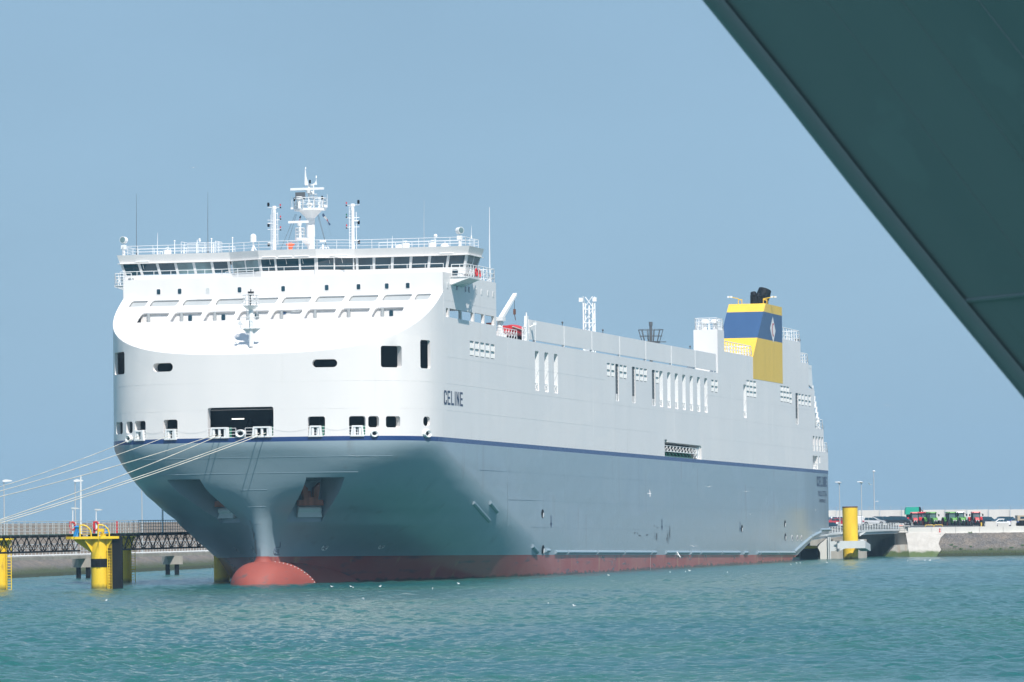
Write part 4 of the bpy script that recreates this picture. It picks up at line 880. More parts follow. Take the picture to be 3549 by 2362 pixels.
def wingwin(i, sg):
    L = 12.0; ed = [abs(x) for x in wings]
    E_ = [(x - 6.75) / L for x in ed]
    if i == 0: E_ = [1 - e for e in E_][::-1]
    for k in range(6):
        a, b = E_[k] + .007, E_[k + 1] - .007
        pale = (i == 0 and k in (3, 4)); seg_window(i, a, b, 'clearglass' if pale else 'glass')
    full = [0] + E_ + [1]
    for k, e in enumerate(E_): mull(i, max(0, e - .012), min(1, e + .012))
wingwin(0, -1); wingwin(4, 1)
for i, cuts in ((1, [.04, .5, .97]), (2, [.012, .28, .71, .988]), (3, [.03, .47, .97]), (5, [.05, .5, .95]), (7, [.05, .5, .95])):
    if i == 7: pass
    for a, b in zip(cuts[:-1], cuts[1:]): seg_window(i, a + .016, b - .016, 'clearglass' if i in (5, 7, 1) else 'glass')
    for e in cuts: mull(i, max(0, e - .018), min(1, e + .018))
mb = SH()
for v in (-16.6, 16.9, -2, -.2, 1.6, 4.3, 5.7): 
    uu = -3.7 if abs(v) > 6 else (-1.95 if abs(v) < 3 else -2.7); mb.cyl((uu, v - .75, 34.3), (uu, v + .75, 34.3), .07, None, 8); mb.cyl((uu + .02, v, 34.3), (uu - .25, v + .1, 33.5), .018, None, 4)
part(mb, 'window_wiper', ['fit'])
# catwalk in front, roof rails, platforms
mb = SH(); rails(mb, [(-2.0, -18.5, 32.13), (-2.0, -7.2, 32.13), (-.7, -3.3, 32.13), (-.7, 3.4, 32.13), (-2.0, 7.2, 32.13), (-2.0, 17.0, 32.13)], 1.0, 2, 1.9, .028); part(mb, 'catwalk_railing', ['fit'])
mb = SH(); rails(mb, [(-1.4, -6.6, 32.2), (-.3, -5.2, 32.2), (-.3, -3.2, 32.2)], .6, 3, 1.4, .025); part(mb, 'catwalk_railing', ['fit'])
mb = SH(); rails(mb, [(-9.2, -18.9, 35.05), (-4.0, -18.9, 35.05), (-4.0, -7.0, 35.05), (-2.3, -3.2, 35.05), (-2.3, 3.2, 35.05), (-4.0, 7.0, 35.05), (-4.0, 18.9, 35.05), (-9.2, 18.9, 35.05)], .92, 3, 1.75, .024); part(mb, 'roof_railing', ['fit'])
for v_ in (1, -1): mb = SH(); rails(mb, [(-9.2, 18.9 * v_, 35.05), (-9.2, 8 * v_, 35.05)], .92, 3, 1.75, .022); part(mb, 'roof_railing', ['fit'])
mb = SH(); rails(mb, [(-4.2, -12.4, 35.05), (-6.5, -12.4, 35.05), (-6.5, -8.6, 35.05), (-4.2, -8.6, 35.05)], 1.25, 4, 1.0, .026); part(mb, 'roof_railing', ['fit'])
for sg in (1, -1):
    mb = SH(); mb.box(-7.4, -3.0, min(17.45 * sg, 19.5 * sg), max(17.45 * sg, 19.5 * sg), 31.72, 31.8)
    for u in (-3.1, -4.5, -5.9, -7.3): mb.prism([(17.5, 31.7), (19.5, 31.7), (19.45, 31.6), (17.5, 30.85)], u, u - .08, lambda p, t: (t, p[0] * sg, p[1]))
    mb.prism([(17.52, 30.95), (19.5, 31.62), (19.5, 31.7), (17.52, 31.08)], -3.0, -7.4, lambda p, t: (t, p[0] * sg, p[1]))
    part(mb, 'wing_platform', ['fit'])
    mb = SH(); rails(mb, [(-3.0, 17.6 * sg, 31.8), (-3.0, 19.4 * sg, 31.8), (-7.3, 19.4 * sg, 31.8), (-12, 18.3 * sg, 31.95)], 1.25, 4, 1.0, .035, True, (0, -.25 * sg, 0)); part(mb, 'wing_railing', ['fit'])
    mb = SH(); mb.prism(rrect(17.55, 18.15, 32.0, 32.55, .1, 3), -3.6, -3.52, lambda p, t: (t, p[0] * sg, p[1])); part(mb, 'lower_wing_window', ['glass'])
    mb = SH(); mb.box(-8.9, -3.62, min(17.4 * sg, 18.6 * sg), max(17.4 * sg, 18.6 * sg), 31.8, 32.2); part(mb, 'wing_base', ['white'])
mb = SH(); rails(mb, [(-11, 17.35, 32.13), (-21.7, 17.35, 32.13), (-21.7, 10, 32.13)], 1.45, 3, 1.6, .04, True, (0, -.35, 0)); part(mb, 'railing', ['fit'])
mb = SH(); mb.sphere((-11.4, 17.2, 33.75), .2, 10, (1, 1, 1.4)); mb.cyl((-11.4, 17.2, 33.2), (-11.4, 17.2, 33.6), .05, None, 6); part(mb, 'amber_beacon', ['orange'])
# antennas
def antenna(u, v, w0, w1, r, mat, name='whip_antenna'):
    mb = SH(); mb.cyl((u, v, w0), (u, v, w0 + .35), r * 2.6, r * 2.0, 7); mb.cyl((u, v, w0 + .3), (u, v, w0 + (w1 - w0) * .5), r, r * .8, 6); mb.cyl((u, v, w0 + (w1 - w0) * .5), (u, v + .04, w1), r * .8, r * .35, 6); part(mb, name, [mat])
antenna(-6, -18.0, 35.05, 41.7, .032, 'dkgrey'); antenna(-6, -10.0, 35.05, 41.7, .032, 'dkgrey'); antenna(-6, 13.85, 35.05, 40.1, .028, 'galv'); antenna(-6, 19.0, 35.9, 37.3, .03, 'fit')
antenna(-21.2, 17.0, 32.13, 40.3, .075, 'fit'); antenna(-6, -15.65, 35.05, 37.5, .04, 'fit'); antenna(-6, 10.36, 35.05, 36.45, .04, 'fit')
for v, h in ((-13.72, 1.5), (-7.25, 1.65), (-9.6, 1.6)):
    mb = SH(); mb.cyl((-6, v, 35.05), (-6, v, 35.05 + h), .05, None, 6); mb.sphere((-6, v, 35.05 + h), .1, 8); part(mb, 'small_antenna', ['fit'])
mb = SH(); mb.cyl((-6, -11.2, 35.05), (-6, -11.2, 36.6), .04, None, 6); mb.cyl((-6, -10.9, 36.4), (-6, -10.95, 36.75), .11, None, 8); part(mb, 'wind_sensor', ['fit'])
for v, w in ((-14.27, .4), (12.05, .4), (14.95, .42)):
    mb = SH(); mb.cyl((-5.2, v, 35.05), (-5.2, v, 35.55), .43, None, 16); mb.cyl((-5.2, v, 35.5), (-5.2, v, 35.8), .05, None, 6); mb.cyl((-5.2, v, 35.76), (-5.2, v, 35.82), .18, None, 8); part(mb, 'deck_vent', ['fit'], True)
mb = SH(); mb.sphere((-6, 16.1, 35.05), .5, 16); part(mb, 'dome_cover', ['fit'], True)
mb = SH(); mb.sphere((-7, 10.9, 35.05), .55, 16); part(mb, 'dome_cover', ['fit'], True)
mb = SH(); mb.cyl((-6, 15.1, 35.05), (-6, 15.1, 36.2), .04, None, 6); mb.sphere((-6, 15.1, 36.3), .21, 12); part(mb, 'ball_antenna', ['fit'], True)
mb = SH(); mb.cyl((-6, -4.95, 36.2), (-6, -4.95, 36.75), .33, None, 18); mb.sphere((-6, -4.95, 36.75), .33, 16)
part(mb, 'satellite_dome', ['fit'], True)
mb = SH(); mb.cyl((-6, -4.95, 35.05), (-6, -4.95, 36.3), .09, None, 8)
for a in (0, 2.1, 4.2): mb.cyl((-6 + .45 * math.cos(a), -4.95 + .45 * math.sin(a), 35.05), (-6, -4.95, 35.9), .05, None, 6)
part(mb, 'dome_tripod', ['fit'])
def searchlight(v, yaw):
    mb = SH(); c = Vector((-4.6, v, 36.7)); d = Vector((math.cos(yaw), math.sin(yaw), .05)); mb.cyl(c - d * .28, c + d * .28, .36, .36, 20); f = part(mb, 'searchlight', ['fit'], True)
    m = SH(); m.cyl(c + d * .285, c + d * .30, .31, .31, 20); part(m, 'lamp_glass', ['clearglass'], False, f)
    m = SH(); m.cyl((c.x, v, 35.05), (c.x, v, 36.0), .16, .12, 10); m.box(c.x - .22, c.x + .22, v - .25, v + .25, 35.75, 36.15)
    for s_ in (-.4, .4): m.cyl((c.x, v, 36.1), (c.x - d.y * s_, v + d.x * s_, 36.7), .035, None, 5)
    part(m, 'searchlight_stand', ['fit'], False, f)
searchlight(-18.95, -.15); searchlight(18.1, .9)
# ---- main mast
mu = -10.7
def zv(x): return (x - 895) / 136 * 1.03
def zw(y): return 35.0 + (1395 - y) / 136
mb = SH(); mb.cyl((mu, 0, 35), (mu, 0, 36.9), .34, .42, 18); mb.cyl((mu, 0, 36.9), (mu, 0, 38.9), .47, .47, 18); mb.cyl((mu, 0, 38.9), (mu, 0, 39.7), .47, 1.25, 18); mast = part(mb, 'main_mast', ['fit'], True)
mb = SH(); pv = [(-1.75, .2), (-1.2, .9), (-.4, 1.5), (.9, 1.5), (1.6, .4), (1.6, -.5), (-1.6, -.6)]
mb.prism([(b, a) for a, b in pv], 39.7, 39.92, lambda p, t: (mu + p[0], p[1], t)); rails(mb, [(mu + b, a, 39.92) for a, b in pv], 1.1, 3, .6, .035); part(mb, 'mast_platform', ['fit'], False, mast)
mb = SH(); mb.cyl((mu, -.15, 39.9), (mu, -.15, 42.5), .1, None, 8); mb.cyl((mu, .38, 39.9), (mu, .38, 42.6), .06, None, 8); mb.cyl((mu, 0, 41.5), (mu, 0, 41.8), .3, .3, 12)
for z in (41.3, 41.7, 42.15, 42.35): mb.cyl((mu, -.15, z), (mu, .38, z), .03, None, 5)
mb.cyl((mu, -.55, 42.45), (mu, .75, 42.5), .06, None, 6); rails(mb, [(mu, -.1, 40.9), (mu, .75, 40.9)], .55, 2, .4, .03); part(mb, 'mast_pole', ['fit'], False, mast)
def radar(v, w, half, u):
    mb = SH(); mb.box(u - .12, u + .12, v - half, v + half, w - .12, w + .12); mb.cyl((u, v + .1, w - .45), (u, v + .1, w - .1), .2, .3, 12); part(mb, 'radar_scanner', ['fit'], True, mast, ang=30)
radar(-.15, 42.0, 1.85, mu + .6); radar(-.85, 38.42, 1.12, mu + 1.6)
mb = SH(); mb.prism([(-.62, 42.5), (-.16, 42.5), (-.42, 43.4), (-.5, 44.25), (-.56, 44.25)], mu - .03, mu + .03, lambda p, t: (t, p[0], p[1])); mb.cyl((mu, -.5, 44.2), (mu, -.5, 44.4), .08, .05, 8); mb.prism([(.42, 42.5), (.75, 42.5), (.7, 43.0)], mu - .03, mu + .03, lambda p, t: (t, p[0], p[1])); mb.cyl((mu, .68, 42.9), (mu, .68, 43.4), .03, None, 6); mb.cyl((mu, .68, 43.2), (mu, .68, 43.45), .09, .04, 8)
part(mb, 'mast_fin', ['fit'], False, mast)
mb = SH(); mb.box(mu + .9, mu + .95, zv(712), zv(857), zw(597), zw(492)); part(mb, 'dark_screen_panel', ['dkgrey'], False, mast)
mb = SH(); mb.cyl((mu + 1.2, -.88, 39.9), (mu + 1.2, -.88, 40.85), .17, .17, 10); mb.lathe((mu + 1.2, -.88, 40.85), [(.2, 0), (.37, .06), (.37, .14), (.2, .14), (.2, .22), (.36, .24), (.3, .3)], 14); part(mb, 'compass_light', ['fit'], True, mast)
mb = SH(); mb.lathe((mu + 1.0, .3, 40.25), [(.08, -.2), (.1, 0), (.2, .25), (.33, .4)], 16, (1, .1, 0)); part(mb, 'foghorn', ['fit'], True, mast)
mb = SH(); mb.sphere((mu + 1.41, .34, 40.25), .14, 10); part(mb, 'horn_throat', ['lgrey'], True, mast)
for v, w in ((zv(668), 40.95), (zv(1078), 41.05), (zv(900), 42.8)):
    mb = SH(); mb.cyl((mu + .2, v, w - .15), (mu + .2, v, w + .15), .09, None, 10); mb.cyl((mu + .2, v, w - .18), (mu + .2, v, w - .12), .12, None, 10); mb.cyl((mu + .2, v, w + .1), (mu + .2, v, w + .2), .12, .05, 10); part(mb, 'navigation_lamp', ['black'], False, mast)
mb = SH(); mb.cyl((mu + .2, zv(668), 39.9), (mu + .2, zv(668), 40.8), .08, None, 8); mb.box(mu, mu + .25, zv(615), zv(670), 39.9, 40.1); mb.cyl((mu + .1, zv(628), 40.1), (mu + .1, zv(628), 41.3), .025, None, 5); part(mb, 'mast_side_arm', ['fit'], False, mast)
mb = SH(); mb.cyl((mu + .2, zv(1078), 39.9), (mu + .2, zv(1078), 40.9), .07, None, 8); mb.box(mu, mu + .25, zv(1078), zv(1150), 40.0, 40.25); mb.cyl((mu + .1, zv(1148), 40.2), (mu + .1, zv(1148), 41.4), .025, None, 5); part(mb, 'mast_side_arm', ['fit'], False, mast)
mb = SH(); mb.box(mu, mu + .3, zv(690), zv(720), 39.95, 40.6); part(mb, 'junction_box', ['fit'], False, mast)
mb = SH(); mb.box(mu, mu + .3, zv(1020), zv(1050), 39.95, 40.6); part(mb, 'junction_box', ['fit'], False, mast)
mb = SH(); lp = Vector((mu + 1.6, -.68, 36.5)); mb.cyl(lp, lp + Vector((0, 0, .2)), .55, .58, 16); mb.cyl(lp + Vector((0, 0, .2)), lp + Vector((0, 0, 1.7)), .13, .11, 10); mb.prism([(0, 36.0), (0, 36.7), (1.7, 36.7), (1.7, 36.45)], -.55, .1, lambda p, t: (mu + p[0], t, p[1]))
rails(mb, [(lp.x + .5 * math.cos(a), lp.y + .5 * math.sin(a), 36.7) for a in [k * math.pi / 3 for k in range(7)]], 1.05, 3, .5, .03); mb.box(mu, mu + .4, zv(615), zv(700), 36.4, 36.5); mb.cyl((mu + .3, zv(620), 36.45), (mu + .3, zv(620), 35.9), .03, None, 5); mb.cyl((mu + .3, zv(700), 35.1), (mu + .3, zv(700), 36.45), .035, None, 5); mb.cyl((mu + .3, zv(720), 35.1), (mu + .3, zv(720), 36.45), .035, None, 5)
part(mb, 'lower_mast_platform', ['fit'], False, mast)
mb = SH(); mb.cyl((mu + .1, zv(950), 35.1), (mu + .1, zv(950), 37.3), .045, None, 6); mb.prism([(zv(890), 35.05), (zv(965), 35.05), (zv(945), 35.9), (zv(930), 35.9)], mu + .2, mu + .26, lambda p, t: (t, p[0], p[1])); mb.cyl((mu + .1, zv(950), 37.1), (mu + .1, zv(915), 37.0), .035, None, 5); part(mb, 'mast_pipe', ['fit'], False, mast)
mb = SH()
for x0, y0, x1, y1 in ((672, 800, 430, 1375), (690, 800, 560, 1230), (760, 1200, 725, 1380), (1000, 820, 1160, 1385), (1015, 820, 1130, 1260), (1200, 1130, 1110, 820)):
    mb.cyl((mu, zv(x0), zw(y0)), (mu + .2, zv(x1), zw(y1)), .018 if x0 != 1200 else .006, None, 4)
part(mb, 'mast_stay', ['dkgrey'], False, mast)
def sigpole(v, sg):
    u = -11.8; mb = SH(); mb.cyl((u, v, 35), (u, v, 40.3), .19, .19, 12); mb.cyl((u, v, 40.1), (u, v, 40.4), .26, .22, 12); p = part(mb, 'signal_light_mast', ['fit'], True)
    m = SH()
    for s_ in (-.19, .19): m.cyl((u + .45, v + s_ - .05 * sg, 35), (u + .45, v + s_ - .05 * sg, 40.1), .025, None, 5)
    for k in range(17): m.cyl((u + .45, v - .19 - .05 * sg, 35.2 + k * .3), (u + .45, v + .19 - .05 * sg, 35.2 + k * .3), .018, None, 4)
    part(m, 'ladder', ['fit'], False, p)
    m = SH(); m.cyl((u, v - sg * .38, 36.2), (u, v - sg * .38, 39.7), .03, None, 5); m.cyl((u, v + sg * .4, 35.1), (u, v + sg * .4, 39.5), .04, None, 5)
    for z in (36.3, 37.3, 38.4, 39.6): m.cyl((u, v, z), (u, v - sg * .38, z), .025, None, 4)
    for z in (40.25, 38.9, 37.9): m.cyl((u, v - .75, z if sg > 0 or True else z), (u, v + .75, z), .035, None, 5)
    m.box(u, u + .2, v - .7 if sg < 0 else v + .2, v - .2 if sg < 0 else v + .7, 38.5, 38.6); m.box(u, u + .2, v - .7 if sg < 0 else v + .2, v - .2 if sg < 0 else v + .7, 36.4, 36.5)
    part(m, 'lamp_arm', ['fit'], False, p)
    for z in (40.5, 38.3, 36.2):
        q = SH(); q.cyl((u, v + .66 * sg, z - .12), (u, v + .66 * sg, z + .28), .12, None, 10); q.cyl((u, v + .66 * sg, z + .05), (u, v + .66 * sg, z + .1), .15, None, 10); part(q, 'signal_lamp', ['black'], False, p)
    for z, c in ((40.4, 'red'), (39.15, 'red' if sg < 0 else 'greenp'), (38.0, 'red')):
        q = SH(); q.cyl((u, v - .68 * sg, z), (u, v - .68 * sg, z + .2), .07, None, 8); f = part(q, 'coloured_lamp', [c], False, p); q = SH(); q.cyl((u, v - .68 * sg, z - .25), (u, v - .68 * sg, z - .1), .09, None, 8); part(q, 'lamp_base', ['black'], False, p)
sigpole(-4.37, -1); sigpole(4.37, 1)
mb = SH(); mb.cyl((-9, -1.75, 35.05), (-9, -1.75, 35.7), .18, .22, 10); mb.lathe((-9, -1.75, 35.6), [(.2, 0), (.34, .3), (.4, .45), (.3, .55), (.1, .62)], 12); mb.cyl((-9, -2.2, 36.05), (-9, -1.3, 36.05), .1, None, 8); part(mb, 'covered_compass', ['orange'], True)
mb = SH(); mb.cyl((-8, 2.15, 35.05), (-8, 2.15, 35.9), .16, .06, 8); mb.cyl((-8, 1.9, 36.15), (-8, 2.4, 36.15), .03, None, 5)
for d in (-.25, 0, .25): mb.sphere((-8, 2.15 + d, 36.22), .12, 8)
part(mb, 'dome_sensor', ['fit'])
for v in (2.5, 2.9, 3.2, -12.9, -15.3):
    mb = SH(); mb.tube([(-6.2, v - .14, 35.05), (-6.2, v - .14, 35.35), (-6.2, v - .07, 35.46), (-6.2, v + .07, 35.46), (-6.2, v + .14, 35.35), (-6.2, v + .14, 35.05)], .04, 6); part(mb, 'gooseneck_vent', ['fit'])
# ---- foremast standing on the sloping screen
mb = SH(); fu = 10.9; mb.cyl((fu, 0, 24.3), (fu, 0, 28.2), .24, .24, 14); mb.cyl((fu, 0, 28.1), (fu, 0, 28.5), .4, .85, 14); fm = part(mb, 'foremast', ['fit'], True)
mb = SH(); rails(mb, [(fu + .8 * math.cos(a), .85 * math.sin(a), 28.5) for a in [k * math.pi / 3 for k in range(7)]], 1.1, 4, .5, .03); part(mb, 'foremast_platform', ['fit'], False, fm)
mb = SH(); mb.cyl((fu, -.05, 28.4), (fu, -.05, 29.6), .07, None, 8); part(mb, 'foremast_post', ['dkgrey'], False, fm)
mb = SH(); mb.cyl((fu, 0, 29.55), (fu, 0, 29.72), .33, None, 12); mb.cyl((fu, 0, 29.8), (fu, 0, 29.95), .33, None, 12); mb.cyl((fu, 0, 29.9), (fu, 0, 30.2), .05, None, 6); part(mb, 'masthead_lamp', ['black'], False, fm)
mb = SH(); mb.prism([(-1.0, 26.2), (-.2, 26.2), (-.2, 25.5)], fu - .1, fu + .1, lambda p, t: (t, p[0], p[1])); mb.box(fu - .3, fu + .4, -1.0, 1.1, 26.12, 26.2); mb.prism([(1.1, 26.2), (.2, 26.2), (.2, 25.5)], fu - .1, fu + .1, lambda p, t: (t, p[0], p[1])); rails(mb, [(fu + .5, -1.0, 26.2), (fu + .5, 1.15, 26.2)], 1.1, 3, .5, .03); mb.cyl((fu - .3, .55, 26.2), (fu - .3, .55, 28.2), .03, None, 5); mb.cyl((fu - .3, -.55, 26.2), (fu - .3, -.55, 28.2), .03, None, 5); part(mb, 'foremast_step', ['fit'], False, fm)
mb = SH(); mb.lathe((fu + .5, -.75, 26.6), [(.06, 0), (.16, .3), (.24, .45)], 12, (1, -.5, .2)); part(mb, 'foremast_horn', ['fit'], True, fm)

# ---- rescue boat crane and deck gear behind the house
mb = SH(); mb.cyl((-27.6, 16.4, 26.4), (-27.6, 16.4, 28.4), .35, .3, 14); mb.box(-28.2, -27.0, 15.9, 16.9, 28.3, 28.7); crane = part(mb, 'boat_crane', ['fit'], True)
mb = SH(); mb.prism([(0, -.25), (7.2, -.14), (7.2, .14), (0, .25)], -.22, .22, lambda p, t: (-28.0 - p[0] * .62, 16.4 + t + p[0] * .07, 28.55 + p[0] * .40 + p[1])); part(mb, 'crane_jib', ['fit'], False, crane)
mb = SH(); mb.cyl((-27.8, 16.5, 27.6), (-30, 16.6, 29.6), .09, None, 8); part(mb, 'jib_cylinder', ['fit'], False, crane)
mb = SH(); mb.cyl((-32.2, 16.9, 31.2), (-32.2, 16.9, 29.8), .025, None, 5); part(mb, 'hoist_wire', ['black'], False, crane)
mb = SH(); mb.box(-32.4, -32.0, 16.8, 17.0, 29.2, 29.8); mb.cyl((-32.2, 16.9, 29.2), (-32.6, 16.9, 28.6), .04, None, 5); part(mb, 'hoist_hook', ['rust'], False, crane)
mb = SH(); rails(mb, [(-22.3, 17.3, 26.42), (-31.5, 17.3, 26.42)], 1.0, 3, 1.1, .03, True, (0, -.4, 0))
for k in range(6): x = -22.8 - k * 1.1; mb.box(x - .3, x, 16.5, 16.9, 26.42, 26.7 + rng.uniform(0, .5))
part(mb, 'deck_gear', ['fit'])
mb = SH(); rails(mb, [(-33.8, 17.35, 26.42), (-35.2, 17.35, 26.42)], 1.5, 3, .7, .05); part(mb, 'railing', ['fit'])
def ship_thing(mb, name, mats, label, cat, smooth=False, group=None):
    o = mb.build(name, mats, None, smooth); o.matrix_world = sm; return tag(o, label, cat, group)
for k, (u, z) in enumerate(((-22.9, 27.2), (-23.4, 27.9))):
    mb = SH(); mb.cyl((u, 16.0, z - .35), (u, 16.9, z - .35), .38, None, 14)
    ship_thing(mb, 'liferaft_canister', ['orange'], ('lower' if k == 0 else 'upper') + ' orange canister just behind the white house, under the crane', 'liferaft', True)
# rescue boat: own thing
rb = empty('rescue_boat'); rb.matrix_world = sm; tag(rb, 'red rescue boat with dark hull bottom hanging in its cradle below the white crane jib', 'boat')
mb = SH(); R = []
for k in range(13):
    t = k / 12; u = -35.8 - 8.4 * t; hw = 1.15 * (math.sin(math.pi * (.12 + .8 * t))) ** .5; top = 27.85 + .35 * (2 * t - 1) ** 2; bot = 26.95 + .5 * (2 * t - 1) ** 4
    R.append(mb.pts([(u, 15 + hw * x, bot + (top - bot) * y) for x, y in ((-1, 1), (-.95, .45), (-.5, .1), (0, 0), (.5, .1), (.95, .45), (1, 1))]))
for a, b in zip(R[:-1], R[1:]):
    for k in range(6): mb.face((a + k, a + k + 1, b + k + 1, b + k))
    mb.face((a + 6, a, b, b + 6))
mb.face([R[0] + k for k in range(7)]); mb.face([R[-1] + k for k in range(7)]); mb.build('boat_hull', ['red'], rb, True)
mb = SH(); mb.sphere((-39.6, 15, 27.95), 1.0, 16, (3.3, .85, .5)); mb.build('canopy', ['red'], rb, True)
mb = SH(); mb.tube([(-35.8 - .7 * k, 15 + 1.2 * math.sin(math.pi * (.12 + .8 * k / 12)) ** .5, 27.75 + .3 * (k / 6 - 1) ** 2) for k in range(13)], .07, 5); mb.build('grab_line', ['rope'], rb)
mb = SH(); mb.box(-42.2, -37, 14.2, 15.8, 26.42, 27.0); mb.build('cradle', ['black'], rb)
for k, (u, v) in enumerate(((-6.2, 19.42), (-8.6, 19.1))):
    mb = SH(); c = Vector((u, v, 32.35)); mb.tube([c + Vector((.38 * math.cos(a), .03, .38 * math.sin(a))) for a in [2 * math.pi * j / 14 for j in range(15)]], .09, 7)
    ship_thing(mb, 'lifebuoy', ['red'], ('forward' if k == 0 else 'aft') + ' red lifebuoy hung on the white rail of the bridge wing', 'lifebuoy', True)
for nm, P0, P1, cols, lab in (('flag', (1075, 805), (1185, 972), ('blue', 'fit', 'redc', 'blue'), 'blue white and red flag furled on the right side of the main mast'), ('pennant', (752, 822), (735, 895), ('black', 'redc'), 'small dark and red pennant on the left side of the main mast')):
    mb = SH(); n = 12
    for k in range(n):
        t0, t1 = k / n, (k + 1) / n
        def P(t): return Vector((mu + .15 * math.sin(9 * t), zv(P0[0] + (P1[0] - P0[0]) * t), zw(P0[1] + (P1[1] - P0[1]) * t)))
        wd = Vector((.12, .09 + .05 * math.sin(7 * t0), .07)); wd1 = Vector((.12, .09 + .05 * math.sin(7 * t1), .07)); mb.mi = min(len(cols) - 1, int(t0 * len(cols)))
        mb.poly([P(t0) - wd, P(t0) + wd, P(t1) + wd1, P(t1) - wd1])
    ship_thing(mb, 'signal_' + nm, list(cols), lab, nm)

# ================================================================ MOORING ROPES
def bowpt(v, w): return S2W(*bow(v2s(v), w, 0, .25))
ropes = [(-12.1, 15.35, (-48, 440, 8.95), 0), (-8.3, 15.35, (-48, 440, 8.65), 0), (-3.35, 15.3, (-48, 440, 8.25), 0), (-2.75, 15.3, (-48, 440, 5.95), 0), (1.25, 15.35, (-48, 440, 5.95), 0), (1.95, 15.35, (-48, 440, 5.75), 0)]
rl = ['uppermost mooring rope, from the leftmost fairlead of the bow', 'second mooring rope from the top, from the second fairlead from the left', 'third mooring rope from the top, from the left side of the big opening', 'fourth mooring rope from the top, just above the close pair at the bottom', 'fifth mooring rope, upper of the close pair at the bottom', 'sixth mooring rope, lower of the close pair at the bottom']
def rope_path(a, b, sag, n=28): return [a.lerp(b, k / n) - Vector((0, 0, sag * 4 * (k / n) * (1 - k / n))) for k in range(n + 1)]
for (v, w, b, _), lab in zip(ropes, rl):
    mb = MB(); mb.tube(rope_path(bowpt(v, w), Vector(b), .32), .033 if v < -5 else .042, 6)
    tag(mb.build('mooring_rope', ['rope'], None, True, 60), lab, 'rope', 'mooring ropes running from the bow')

# ================================================================ WATER
def build_water():
    ys = [186.0]
    while ys[-1] < 752: ys.append(ys[-1] + .26 + .62 * ((ys[-1] - 186) / 314) ** 1.25)
    ys = np.array(ys); ys[-1] = 752; ny = len(ys) - 1; nx = 430; T = np.linspace(-1, 1, nx + 1)
    Y, TT = np.meshgrid(ys, T, indexing='ij'); X = TT * (8 + .112 * Y); Z = np.zeros_like(X)
    r = np.random.RandomState(3)
    for k in range(60):
        lam = 10 ** r.uniform(-.28, .55); a = math.radians(-50) + r.normal(0, .7); kk = 2 * math.pi / lam; ph = r.uniform(0, 6.28)
        t = kk * (X * math.cos(a) + Y * math.sin(a)) + ph + .9 * np.sin(.11 * X + .05 * Y * (1 + k % 3) + k) + .7 * np.sin(.07 * X - .09 * Y + 2 * k)
        amp = .0064 * lam * np.clip(1 - (Y - 230) / 400 / lam, .25, 1)
        Z += amp * (np.sin(t) + .3 * np.cos(2 * t))
    patch = .9 + .25 * np.sin(.09 * X + 1.3 * np.sin(.04 * Y)) * np.sin(.05 * Y + .8 * np.sin(.1 * X)); Z *= patch
    edge = np.minimum((1 - np.abs(TT)) * 60, np.minimum(Y - 186, 752 - Y)); Z *= np.clip(edge / 6, 0, 1)
    V = np.stack([X, Y, Z], -1).reshape(-1, 3); i = np.arange(ny)[:, None] * (nx + 1) + np.arange(nx)[None, :]
    F = np.stack([i, i + 1, i + nx + 2, i + nx + 1], -1).reshape(-1, 4)
    A, C, D0, D1 = -1500, 1500, -200, 2600; n0 = len(V)
    ext = [(A, D0, 0), (C, D0, 0), (C, D1, 0), (A, D1, 0)]; V = np.vstack([V, np.array(ext, float)])
    c = [0, nx, ny * (nx + 1) + nx, ny * (nx + 1)]
    me = bpy.data.meshes.new('water'); fs = F.tolist()
    bot = list(range(0, nx + 1)); right = [k * (nx + 1) + nx for k in range(ny + 1)]; top = [ny * (nx + 1) + k for k in range(nx, -1, -1)]; left = [k * (nx + 1) for k in range(ny, -1, -1)]
    fs.append([n0, n0 + 1] + bot[::-1]); fs.append([n0 + 1, n0 + 2] + right[::-1]); fs.append([n0 + 2, n0 + 3] + top[::-1]); fs.append([n0 + 3, n0] + left[::-1])
    me.from_pydata(V.tolist(), [], fs); me.materials.append(M['water']); me.polygons.foreach_set('use_smooth', [True] * len(me.polygons)); me.update()
    o = bpy.data.objects.new('water', me); col.objects.link(o); tag(o, kind='structure')
build_water()

# ================================================================ LEFT: SHORE, JETTY, WALKWAY, DOLPHINS
P0 = Vector((-72.7, 545)); P1 = Vector((-20, 860)); dv = (P1 - P0).normalized(); nv = Vector((-dv.y, dv.x))
def shore_pt(t, d, z): p = P0.lerp(P1, t) + nv * d; return (p.x, p.y, z)
def strip(prof, name, mat, n=40, jit=0.0, kind='structure'):
    mb = MB(); rows = []
    for k in range(n + 1):
        rows.append(mb.pts([shore_pt(k / n, d + jit * rng.uniform(-1, 1), z + jit * .3 * rng.uniform(-1, 1)) for d, z in prof]))
    m = len(prof)
    for a, b in zip(rows[:-1], rows[1:]):
        for j in range(m - 1): mb.face((a + j, a + j + 1, b + j + 1, b + j))
    return tag(mb.build(name, [mat], None, False, recalc=False), kind=kind)
strip([(-4, -1.2), (0, 0), (1.5, .6), (3, 1.2), (5, 2.0), (6.2, 2.3)], 'shore_slope', 'rock', 120, .12)
strip([(6.2, 2.3), (8.5, 2.45)], 'shore_path', 'conc', 20)
strip([(8.5, 2.45), (13, 4.0), (17, 5.4), (20, 6.55), (24, 6.75), (300, 6.8)], 'embankment', 'bank', 60, .1)
sr = empty('shore_railing', shore_pt(0, 7, 2.4), 'white post and rail fence along the foot of the brown embankment, left of the bow', 'railing')
mb = MB(); a = Vector(shore_pt(0, 7.6, 2.45)) - sr.location; b = Vector(shore_pt(.7, 7.6, 2.45)) - sr.location; rails(mb, [a, b], 1.5, 3, 1.8, .045); mb.build('railing', ['galv'], sr)
